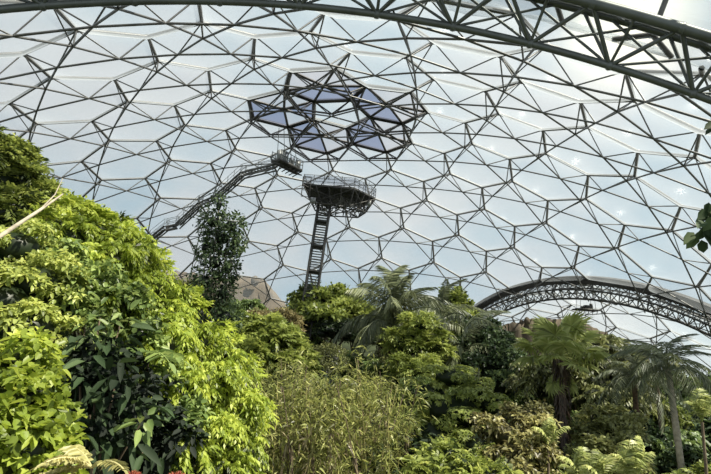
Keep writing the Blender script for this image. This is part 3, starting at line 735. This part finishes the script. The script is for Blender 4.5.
# ------------------------------------------------------------------ near left plants
ptree('feathery_tree', 'tall mid green feathery tree at the upper left edge', 'tree',
      [(6, 162, 11, 22, 20), (-25, 148, 11, 30, 24), (20, 184, 11, 22, 15), (-10, 185, 11, 34, 24), (32, 205, 11, 26, 16), (5, 215, 10.6, 34, 22), (-40, 200, 11, 40, 40)], 'fresh', 'pinnate', 2800, .10, .04, (-30, 11), 'bark', .12, .3, corf=.7)
ptree('feathery_shrub', 'large yellow green feathery shrub filling the slope on the left', 'shrub',
      [(95, 232, 9.6, 22, 14), (125, 243, 9.6, 20, 13), (70, 240, 9.5, 24, 18), (140, 262, 9.4, 18, 15), (110, 265, 9.2, 30, 22), (60, 270, 9.0, 34, 24), (150, 290, 9.3, 22, 18), (168, 318, 9.3, 24, 18), (120, 305, 8.8, 36, 26), (75, 305, 8.6, 34, 26), (195, 345, 9.2, 28, 22), (160, 350, 8.6, 34, 26), (222, 365, 9.2, 22, 20), (210, 395, 8.8, 34, 30), (175, 400, 8.3, 34, 34), (230, 425, 8.8, 26, 30), (195, 445, 8.3, 40, 34), (235, 465, 8.6, 24, 26)],
      'lime', 'hang', 4200, .085, .036, (170, 9.4), 'bark', .09, .5, corf=.5)
ptree('broadleaf_shrub', 'mid green bush with larger rounded leaves growing through the lime shrub', 'shrub',
      [(60, 262, 8.5, 20, 16), (92, 285, 8.2, 24, 18), (128, 300, 8.3, 16, 14), (70, 312, 7.9, 22, 18), (140, 335, 8.1, 18, 16), (185, 420, 7.9, 18, 20), (165, 378, 7.9, 16, 14)], 'mid', 'oval', 700, .12, .07, (90, 8.4), 'bark', .05, .6, corf=.4)
ptree('wispy_shrub', 'wispy shrub of fine pale lime sprays along the crest of the left slope', 'shrub',
      [(80, 215, 10, 24, 10), (108, 224, 10, 18, 10), (45, 222, 10, 16, 12), (150, 262, 10, 14, 12), (132, 240, 10.2, 14, 12), (185, 300, 10, 18, 14), (215, 335, 10, 18, 12), (245, 372, 10, 16, 12), (255, 420, 9.6, 14, 16)], 'lime', 'pinnate', 700, .10, .04, (150, 10.2), 'bark', .06, .6, corf=0, low=-1, sub=4)
ptree('broadleaf_shrub', 'mid green shrub with rounded leaves at the far left edge', 'shrub',
      [(15, 250, 8.2, 32, 24), (-20, 265, 8.2, 34, 30), (35, 285, 7.8, 34, 26), (0, 305, 7.6, 38, 28), (25, 330, 7.4, 38, 26), (-15, 350, 7.4, 38, 34)], 'fresh', 'oval', 2300, .085, .05, (10, 8.2), 'bark', .07, .55)
ptree('broadleaf_sapling', 'young bush with large lobed lime leaves low at left edge', 'shrub',
      [(10, 370, 5.4, 34, 26), (32, 395, 5.2, 26, 22), (-5, 410, 5.0, 40, 30), (35, 430, 5.0, 28, 24), (10, 455, 4.8, 45, 30), (45, 465, 4.9, 20, 20)], 'lime', 'oval', 900, .10, .06, (12, 5.4), 'bark', .04, .55)
# plant of long leaves, the hollow's shade put into their dark colour
def bigleaf(label, name, spots, mat, L, W, d0, a0=.35, n=70, foot=None, bark='bark'):
    B = [at(*s_[:3]) for s_ in spots]; f = np.mean(B, 0); g_ = t1(f[0], f[1]) - .1; loc = np.array([f[0], f[1], g_]); root = empty(name, loc); tag(root, label, 'shrub')
    st = MB()
    for s_, b in zip(spots, B):
        m = MB()
        b = b - loc; r_ = s_[3] * s_[2] / FPX; k = n
        P = b + rv(k) * r_ * rng.uniform(.2, 1, k)[:, None] * [1, 1, .8]; D = nrmz((P - b) + rng.normal(size=(k, 3)) * .3 * r_ + [0, -.15 * r_, -.35 * r_])
        leaves(m, P, D, nrmz(np.array([.2, -.3, 1]) + rng.normal(size=(k, 3)) * .35), L * rng.uniform(.6, 1.15, k), W * rng.uniform(.8, 1.15, k), a0 + rng.normal(size=k) * .15, 'oval', .25)
        st.tube([(0, 0, 0), b * [.4, .4, .6], b], [.03, .022, .012], 5); m.build('leaf_cluster', LM[mat], root)
    st.build('stem', MT[bark], root); return root
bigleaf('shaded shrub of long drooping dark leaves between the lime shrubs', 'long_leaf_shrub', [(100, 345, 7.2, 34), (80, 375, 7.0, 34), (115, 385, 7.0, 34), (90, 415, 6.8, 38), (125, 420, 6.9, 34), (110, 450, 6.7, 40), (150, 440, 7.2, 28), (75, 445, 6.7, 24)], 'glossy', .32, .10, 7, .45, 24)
ptree('shade_shrub', 'dark inner shrub in the hollow behind the long drooping leaves', 'shrub', [(95, 380, 7.4, 40, 40), (120, 430, 7.3, 46, 46), (70, 430, 7.8, 36, 40), (150, 470, 7.7, 40, 40)], 'glossy', 'oval', 900, .14, .07, None, 'bark', .05, .1)  # lowest leaf tone paints the shade deep in the hollow
bigleaf('cluster of mid green hanging leaves above the shaded hollow', 'hanging_leaf_shrub', [(100, 318, 7.6, 24), (120, 325, 7.6, 22), (85, 325, 7.5, 20), (48, 372, 5.9, 8), (140, 425, 6.6, 14)], 'mid', .24, .08, 7, .55, 16)
def frond_plant(name, label, px, py, d, dirs, L, mat, pairs, lL, lW, cat='fern', kind='oval'):
    c = at(px, py, d); g_ = t1(c[0], c[1]) - .05; root = empty(name, (c[0], c[1], g_)); tag(root, label, cat)
    m = MB(); m.tube([(0, 0, 0), (0.02, 0, (c[2] - g_) * .6), (0, 0, c[2] - g_)], [.015, .011, .010], 6); m.build('stem', MT['bark'], root)
    for dx, dy, dz in dirs:
        m = MB(); P = np.array([[0, 0, c[2] - g_]]); D = np.array([[dx, dy, dz]], float)
        pinnate(m, P, D, L, pairs, lL, lW, np.array([.55]), .45, kind, .1, 1.25, .1)
        s = np.linspace(0, 1, 8)[:, None]; dn = nrmz(D); m.tube(P + dn * L * s - np.array([0, 0, 1.]) * L * .45 * s * s, .008, 5, .8)
        m.build('frond', LM[mat], root)
    return root
frond_plant('yellow_fern', 'pale yellow green fern fronds curling at bottom left', 92, 468, 4.2, [(-1, .0, .45), (-.8, -.4, .2), (-.35, -.5, .5), (-1, .3, .1), (.5, -.3, .4), (-.7, .3, .7)], .42, 'yellow', 22, .07, .026)
frond_plant('grey_leaf_plant', 'plant with broad grey green banana like leaves amid the lime shrub', 150, 352, 7.8, [(-1, -.3, .4), (.7, -.5, .2), (1, .1, .3)], .5, 'mid', 5, .22, .09, 'plant')
for i, (px, lb) in enumerate(((132, 'red feathery flower head at the bottom beside the shaded hollow'), (176, 'red feathery flower head at the bottom beneath the lime shrub'))):
    c = at(px, 480, 6.0); g_ = t1(c[0], c[1]); root = empty('red_flower', (c[0], c[1], g_)); tag(root, lb, 'flower')
    m = MB(); m.tube([(0, 0, 0), (.02, 0, (c[2] - g_) * .6), (0, 0, c[2] - g_)], .012, 5); m.build('stem', MT['bark'], root)
    m = MB(); n_ = 160; D = rv(n_); D[:, 2] = abs(D[:, 2]) * .8; leaves(m, np.zeros((n_, 3)) + [0, 0, c[2] - g_] + D * .05, D, rv(n_), .07, .016, rng.uniform(.2, .8, n_)); m.build('petals', LM['red'], root)
# bare branch
A_ = at(-6, 240, 6.5); B_ = at(40, 210, 7.2); C_ = at(63, 194, 7.4); g_ = t1(A_[0] - .3, A_[1]); m = MB(); o0 = np.array([A_[0] - .3, A_[1], g_])
m.tube(np.array([o0, A_ + [-.12, 0, -.6], A_, B_, C_]) - o0, [.035, .03, .027, .02, .010], 7); m.tube(np.array([B_, B_ + (C_ - B_) * .5 + [.02, 0, .1], C_ + [-.05, 0, .22]]) - o0, [.012, .008, .004], 5)
o = m.build('bare_branch', MT['palebark'], smooth=True); o.location = o0; tag(o, 'bare pale branch slanting up out of the shrubs on the left', 'branch')
# dark leaves entering at the right edge
sprays = [([(760, 198), (736, 203), (718, 212), (703, 230)], 3.5, 64, .11, .06), ([(760, 106), (740, 110), (722, 116), (712, 122)], 3.6, 36, .09, .05)]
f0 = at(800, 200, 3.6); g_ = t1(f0[0], f0[1]); loc = np.array([f0[0], f0[1], g_]); root = empty('overhanging_sapling', loc); tag(root, 'sapling at the right edge whose dark lobed leaves hang into view', 'sapling')
zt = at(760, 106, 3.6)[2] - g_; s_ = np.linspace(0, 1, 10); stem = np.stack([.10 * np.sin(s_ * 4), .08 * np.sin(s_ * 3 + 1), s_ * (zt + .3)], 1)
m = MB(); m.tube(stem, .022 * (1.2 - .8 * s_), 7)
Q_ = stem[3:][rng.integers(0, 7, 60)] + rng.normal(size=(60, 3)) * [.12, .12, .1]
for pts_, d_, n_, L_w, W_w in sprays:
    P = np.array([at(x, y, d_) for x, y in pts_]) - loc; z0_ = P[0][2] - .35; b_ = np.array([np.interp(z0_, stem[:, 2], stem[:, k]) for k in range(3)])
    P = np.vstack([b_, (b_ + P[0]) / 2 + [0, 0, .08], P]); m.tube(P, np.linspace(.012, .004, len(P)), 5)
    q = rng.uniform(.3, 1, n_); t_ = np.linspace(0, 1, len(P)); Q = np.stack([np.interp(q, t_, P[:, k]) for k in range(3)], 1) + rng.normal(size=(n_, 3)) * .03
    ml = MB(); leaves(ml, Q, nrmz(rng.normal(size=(n_, 3)) * [.7, .4, .3] + [-.3, 0, -.7]), nrmz(np.array([0, -1, .4]) + rng.normal(size=(n_, 3)) * .3), L_w * rng.uniform(.7, 1.1, n_), W_w, .45 + rng.normal(size=n_) * .15, 'oval', .1)
    ml.build('leaf_spray', LM['glossy'], root)
ml = MB(); leaves(ml, Q_, nrmz(rng.normal(size=(60, 3)) + [0, 0, -.5]), rv(60), .11, .06, .5, 'oval', .1); ml.build('leaf_spray', LM['glossy'], root)
m.build('stem', MT['bark'], root)

# ------------------------------------------------------------------ brown rock bank outside the dome base
def rock(label, prof, d, thick, name='rock_bank'):
    m = MB(); xs = np.arange(prof[0][0], prof[-1][0] + .1, 3.); c0 = at(np.mean(xs), 300, d); n_ = len(xs); V = []; 
    for lv in range(9):
        for x in xs:
            y = np.interp(x, [p[0] for p in prof], [p[1] for p in prof]); p = at(x, y, d); b = t1(p[0], p[1]) - 3; f = lv / 8
            jit = rng.normal() * .35; V.append((p[0], p[1] - thick * (1 - f) + jit, b + (p[2] - b) * f + (rng.normal() * .12 if lv else 0)))
    F_ = [(l * n_ + i, l * n_ + i + 1, (l + 1) * n_ + i + 1, (l + 1) * n_ + i) for l in range(8) for i in range(n_ - 1)]
    back = [(v[0], v[1] + 6, V[0][2]) for v in V[8 * n_:]]
    V += back; F_ += [(8 * n_ + i, 8 * n_ + i + 1, 9 * n_ + i + 1, 9 * n_ + i) for i in range(n_ - 1)]
    o = m; m.add(np.array(V) - [c0[0], c0[1], V[0][2]], F_); o = m.build(name, MT['rock'], smooth=False); o.location = (c0[0], c0[1], V[0][2]); tag(o, label, 'rock'); return o
rock('brown rocky bank at the foot of the dome on the left', [(120, 270), (150, 270), (190, 272), (226, 280), (236, 275), (265, 280), (279, 297), (300, 320)], 100, 5)
rock('brown rock ledge under the curved arch behind the fan palm', [(474, 342), (484, 330), (500, 325), (524, 320), (545, 319), (575, 318), (600, 330), (625, 345), (650, 358)], 88, 4)
for px, py, d, s_, lb in ((255, 281, 98, 1.5, 'rounded brown boulder on top of the rocky bank'), (527, 321, 86, .9, 'rounded brown boulder on the rock ledge below the arch')):
    c = at(px, py, d); m = MB(); m.ball((0, 0, 0), (s_ * .55, s_ * .55, s_ * .7), 14); m.V[-1] = m.V[-1] * (1 + rng.normal(size=(len(m.V[-1]), 1)) * .05)
    o = m.build('boulder', MT['rock'], smooth=True); o.location = c; tag(o, lb, 'boulder')

# ------------------------------------------------------------------ lookout platform on its stair tower
c = at(342, 193, 60); root = empty('lookout_platform', c); tag(root, 'hexagonal steel lookout platform with railings on top of the stair tower', 'platform')
k1 = 60 / FPX * 1.05
hexd = np.array([(-37, -2.6), (12, -2.6), (34, .8), (24, 4.4), (-18, 4.8), (-35, 2.0)]) * [k1, 1.0]
def ring(z, s_=1.): return np.array([(x * s_, y * s_, z) for x, y in hexd])
m = MB(); a_ = ring(0); b_ = ring(-.22); m.add(np.vstack([a_, [[0, 0, 0]]]), [(i, (i + 1) % 6, 6) for i in range(6)]); m.add(np.vstack([b_, [[0, 0, -.22]]]), [(i, (i + 1) % 6, 6) for i in range(6)])
m.add(np.vstack([a_, b_]), [(i, (i + 1) % 6, 6 + (i + 1) % 6, 6 + i) for i in range(6)]); m.build('deck', MT['darksteel'], root)
m = MB(); lo = ring(-2.2, .74); up_ = ring(-.2); 
for i in range(6):
    j = (i + 1) % 6; m.bars(lo[i], lo[j], .09, 6); m.bars(up_[i], lo[i], .09, 6); m.bars(up_[i], lo[j], .06, 5); m.bars(up_[j], lo[i], .06, 5); m.bars(lo[i], (0, 0, -1.9), .08, 5); m.bars(up_[i], (0, 0, -.3), .08, 5); m.bars(lo[i], (0, 0, -.3), .06, 5); m.bars(up_[i], (0, 0, -1.9), .06, 5)
    for f in (.25, .5, .75):
        p = up_[i] * (1 - f) + up_[j] * f; q = lo[i] * (1 - f) + lo[j] * f; m.bars(p, q, .055, 5); m.bars(p, q * .5 + np.array([0, 0, -.95]), .05, 5); m.bars(q, p * .5 + np.array([0, 0, -.1]), .05, 5); m.bars(p, np.array([0, 0, -.3]), .06, 5)
m.build('underframe', MT['darksteel'], root)
m = MB()
for z in (.4, .8, 1.2):
    r_ = ring(z, 1.0); [m.bars(r_[i], r_[(i + 1) % 6], .035, 5) for i in range(6)]
for i in range(6):
    for f in np.linspace(0, 1, 6)[:-1]: p = ring(0)[i] * (1 - f) + ring(0)[(i + 1) % 6] * f; m.bars(p, p + [0, 0, 1.22], .04, 5)
m.build('railing', MT['rail'], root)
m = MB()
for i in (0, 1): 
    p, q = ring(.0)[i], ring(.0)[i + 1]; m.add([p + [0, 0, .1], q + [0, 0, .1], q + [0, 0, 1.1], p + [0, 0, 1.1]], [(0, 1, 2, 3)])
m.build('mesh_panel', MT['greypan'], root)
m = MB(); p = ring(0)[0]   # drop frame on the left
for dx in (-.1, .9):
    m.bars(p + [dx, 0, .9], p + [dx, 0, -1.7], .06, 5)
for dz in (.9, 0, -.85, -1.7): m.bars(p + [-.1, 0, dz], p + [.9, 0, dz], .05, 5)
m.bars(p + [-.1, 0, 0], p + [.9, 0, -1.7], .04, 5); m.build('access_frame', MT['darksteel'], root)
m = MB(); q = ring(0)[2]; m.box(q + [-.8, -.3, -.9], (.5, .4, .7)); m.box(ring(0)[0] + [1.4, 0, -2.1], (.6, .5, .6)); m.build('lamp_box', MT['grey'], root)
m = MB()
for x_ in np.linspace(-3.6, 3.4, 5): m.tube([(x_, -1.2, 1.2), (x_, -.6, 2.1 - .05 * x_ * x_), (x_, 1.2, 2.3 - .05 * x_ * x_)], .04, 5)
m.build('roof_hoop', MT['rail'], root)
# stair tower
tt = at(325, 203, 60.5); tb = at(316, 300, 60.5); gz = t1(tt[0], tt[1]) - .3; H = tt[2] + .6 - gz
root = empty('stair_tower', (tt[0] - .055 * H, tt[1], gz)); root.rotation_euler[1] = .055; tag(root, 'tall dark lattice stair tower rising from the canopy to the platform', 'stair tower')
w_ = .76; m = MB()
for sx in (-1, 1):
    for sy in (-1, 1): m.bars((sx * w_, sy * w_, 0), (sx * w_, sy * w_, H), .13, 6)
nl = int(H / 2.9); zs = np.linspace(0, H, nl + 1)
for z in zs:
    for a1, b1 in (((-1, -1), (1, -1)), ((1, -1), (1, 1)), ((1, 1), (-1, 1)), ((-1, 1), (-1, -1))): m.bars((a1[0] * w_, a1[1] * w_, z), (b1[0] * w_, b1[1] * w_, z), .1, 5)
for i in range(nl):
    for s1 in (-1, 1): m.bars((s1 * w_, -w_, zs[i]), (s1 * w_, w_, zs[i + 1]), .05, 4); m.bars((s1 * w_, w_, zs[i]), (s1 * w_, -w_, zs[i + 1]), .05, 4)
m.build('frame', MT['darksteel'], root)
for i in range(nl): m = MB(); m.box((0, 0, zs[i]), (2 * w_, 2 * w_, .1)); m.build('landing', MT['darksteel'], root)
m = MB()
for i in range(nl):
    z0, z1_ = zs[i], zs[i + 1]; s1 = 1 if i % 2 else -1
    for kk in range(9):
        f = (kk + .5) / 9; m.box((s1 * w_ * .0, -w_ * .8 + f * w_ * 1.6 * 1, z0 + f * (z1_ - z0)), (w_ * 1.7, .3, .1))
    for s2 in (-1, 1): m.bars((s2 * w_ * .85, -w_ * .85, z0), (s2 * w_ * .85, w_ * .85, z1_), .05, 4); m.bars((s2 * w_ * .85, -w_ * .85, z0 + 1), (s2 * w_ * .85, w_ * .85, z1_ + .6), .03, 4)
m.build('stair_flight', MT['rail'], root)
m = MB()
for i in range(nl):
    for z in np.arange(zs[i] + .3, zs[i + 1], .36):
        for a1, b1 in (((-1, -1), (1, -1)), ((-1, -1), (-1, 1)), ((1, -1), (1, 1))): m.bars((a1[0] * w_, a1[1] * w_, z), (b1[0] * w_, b1[1] * w_, z), .028, 4)
m.build('guard_rail', MT['steel_in'], root)

# ------------------------------------------------------------------ maintenance walkway up the dome
WP = [(140, 246), (150.8, 239), (166, 227), (178, 224.5), (200, 204), (217, 196.5), (243, 173.5), (276, 165.5)]
PW = np.array([hit(x, y, .925) for x, y in WP]); c = PW[0]; root = empty('maintenance_walkway', c); tag(root, 'long stepped steel walkway climbing along the inside of the dome', 'walkway')
m = MB(); mr_ = MB(); ms = MB()
for i in range(len(PW) - 1):
    a_, b_ = PW[i] - c, PW[i + 1] - c; dd = b_ - a_; L_n = np.linalg.norm(dd); dd /= L_n; sd_ = np.cross(dd, [0, 0, 1.]); sd_ /= np.linalg.norm(sd_); up = np.array([0, 0, 1.])
    for s1 in (-1, 1):
        e_ = sd_ * s1 * .35; m.bars(a_ + e_, b_ + e_, .13, 5); m.bars(a_ + e_ - up * .5, b_ + e_ - up * .5, .1, 5)
        for z in (.55, 1.1): mr_.bars(a_ + e_ + up * z, b_ + e_ + up * z, .035, 4)
        k = max(2, int(L_n / 1.2)); f = np.linspace(0, 1, k)[:, None]; Pk = a_ + (b_ - a_) * f + e_
        mr_.bars(Pk, Pk + up * 1.1, .035, 4); m.bars(Pk[:-1] - up * .5, Pk[1:], .05, 4)
    k = max(3, int(L_n / .35)); f = np.linspace(0, 1, k)[:, None]; Pk = a_ + (b_ - a_) * f; ms.bars(Pk - sd_ * .35, Pk + sd_ * .35, .08, 4)
m.build('side_truss', MT['steel_in'], root); mr_.build('hand_rail', MT['rail'], root); ms.build('tread', MT['steel_in'], root)
pe = PW[-1]; c = hit(287, 166, .925); root = empty('hanging_gantry', c); tag(root, 'small hanging steel gantry at the upper end of the walkway', 'gantry')
ax = nrmz(hit(299, 171.5, .925) - hit(275, 159, .925)); ax[2] *= .9; ax = nrmz(ax); sd_ = nrmz(np.cross(ax, [0, 0, 1.])); up = np.array([0, 0, 1.])
m = MB(); hl = 1.9; R_ = np.stack([ax, sd_, np.cross(ax, sd_)], 1); m.box((0, 0, 0), (2 * hl, 1.5, .3), R_); 
for t_ in np.linspace(-hl, hl, 7): m.bars(ax * t_ - sd_ * .75 - up * .1, ax * t_ + sd_ * .75 - up * .6, .08, 4); m.bars(ax * t_ + sd_ * .75 - up * .1, ax * t_ - sd_ * .75 - up * .6, .08, 4)
m.build('deck', MT['darksteel'], root)
m = MB()
for s1 in (-1, 1):
    for z in (.6, 1.2): m.bars(-ax * hl + sd_ * s1 * .75 + up * z, ax * hl + sd_ * s1 * .75 + up * z, .05, 4)
    for t_ in np.linspace(-hl, hl, 8): m.bars(ax * t_ + sd_ * s1 * .75, ax * t_ + sd_ * s1 * .75 + up * 1.25, .05, 4)
m.build('railing', MT['rail'], root)
m = MB(); [m.box(ax * t_ + up * .7 + sd_ * .2, (.5, .5, h_), R_) for t_, h_ in ((-1.6, 1.2), (-.6, 1.6), (.5, .9), (1.6, 1.1))]; m.build('machinery', MT['grey'], root)
m = MB()
for px_, py_ in ((279, 128), (284, 130), (289, 128), (293, 130)): q_ = hit(px_, py_, .965) - c; m.bars(np.clip((px_ - 286) / 8, -1, 1) * ax * 2 + up * .5, q_, .035, 4)
m.build('suspension_cable', MT['rail'], root)
# small hanging platform in the dome beyond
c = at(586, 310, 78); root = empty('hanging_platform', c, 0, .62); tag(root, 'small flat platform hanging in the dome beyond the arch', 'platform')
m = MB(); m.box((0, 0, 0), (5.4, 3, .3)); [m.bars((x, -1.5, -.1), (x + 1.2, 1.5, -.7), .08, 4) for x in (-2.2, -1, 0, 1, 2)]; m.build('deck', MT['darksteel'], root)
m = MB(); m.box((.5, 0, .6), (1.8, 1, 1.)); m.box((-.8, 0, .45), (.6, .6, .7)); m.box((1.2, 0, 1.3), (.5, .5, .5)); m.build('machinery', MT['darksteel'], root)
m = MB(); [m.bars((x, y, 0), (x * .8, y, 5.2), .05, 4) for x in (-1.8, 1.8) for y in (-1, 1)]; [m.bars((x, y, 0), (x * .3 - 1, y, -9), .05, 4) for x in (-1.5, -.5) for y in (-1, 1)]; m.build('hanger', MT['steel_in'], root)

# ------------------------------------------------------------------ sky and sun
w = bpy.data.worlds.new('sky'); sc.world = w; w.use_nodes = True; t = w.node_tree; N = t.nodes; L_ = t.links; N.clear()
o = N.new('ShaderNodeOutputWorld'); bg = N.new('ShaderNodeBackground'); L_.new(bg.outputs[0], o.inputs[0])
tc = N.new('ShaderNodeTexCoord'); mp = N.new('ShaderNodeMapping'); mp.inputs['Scale'].default_value = (1.6, 1.6, 3.2); L_.new(tc.outputs['Generated'], mp.inputs[0])
n = N.new('ShaderNodeTexNoise'); n.inputs['Scale'].default_value = 1.7; n.inputs['Detail'].default_value = 7; n.inputs['Roughness'].default_value = .55; L_.new(mp.outputs[0], n.inputs['Vector'])
r = N.new('ShaderNodeValToRGB'); L_.new(n.outputs['Fac'], r.inputs[0])
e = r.color_ramp.elements; e[0].position = .36; e[0].color = (.50, .67, .77, 1); e[1].position = .60; e[1].color = (.78, .81, .83, 1)
# bright glare round the sun
SUN = Vector((math.sin(math.radians(34)) * math.cos(math.radians(47)), math.cos(math.radians(34)) * math.cos(math.radians(47)), math.sin(math.radians(47))))
dp = N.new('ShaderNodeVectorMath'); dp.operation = 'DOT_PRODUCT'; L_.new(tc.outputs['Generated'], dp.inputs[0]); dp.inputs[1].default_value = ray(628, 22)
mr = N.new('ShaderNodeMapRange'); mr.inputs[1].default_value = .988; mr.inputs[2].default_value = 1.; mr.inputs[3].default_value = 0; mr.inputs[4].default_value = 1; L_.new(dp.outputs['Value'], mr.inputs[0])
pw = N.new('ShaderNodeMath'); pw.operation = 'POWER'; pw.inputs[1].default_value = 2.5; L_.new(mr.outputs[0], pw.inputs[0])
ad = N.new('ShaderNodeMix'); ad.data_type = 'RGBA'; ad.blend_type = 'ADD'; ad.inputs['B'].default_value = (1.6, 1.35, .85, 1)
L_.new(pw.outputs[0], ad.inputs['Factor']); L_.new(r.outputs[0], ad.inputs['A'])
L_.new(ad.outputs['Result'], bg.inputs[0]); bg.inputs[1].default_value = .92
ld = bpy.data.lights.new('sun', 'SUN'); ld.energy = 10.5; ld.color = (1., .93, .78); ld.angle = math.radians(1.2)
so = bpy.data.objects.new('sun', ld); COL.objects.link(so)
sd = Vector((.50, -.22, .84)).normalized()
so.rotation_euler = sd.to_track_quat('Z', 'Y').to_euler(); so.location = (0, 0, 90)
sc.view_settings.view_transform = 'Standard'
sc.view_settings.exposure = 0.0
sc.cycles.transparent_max_bounces = 24
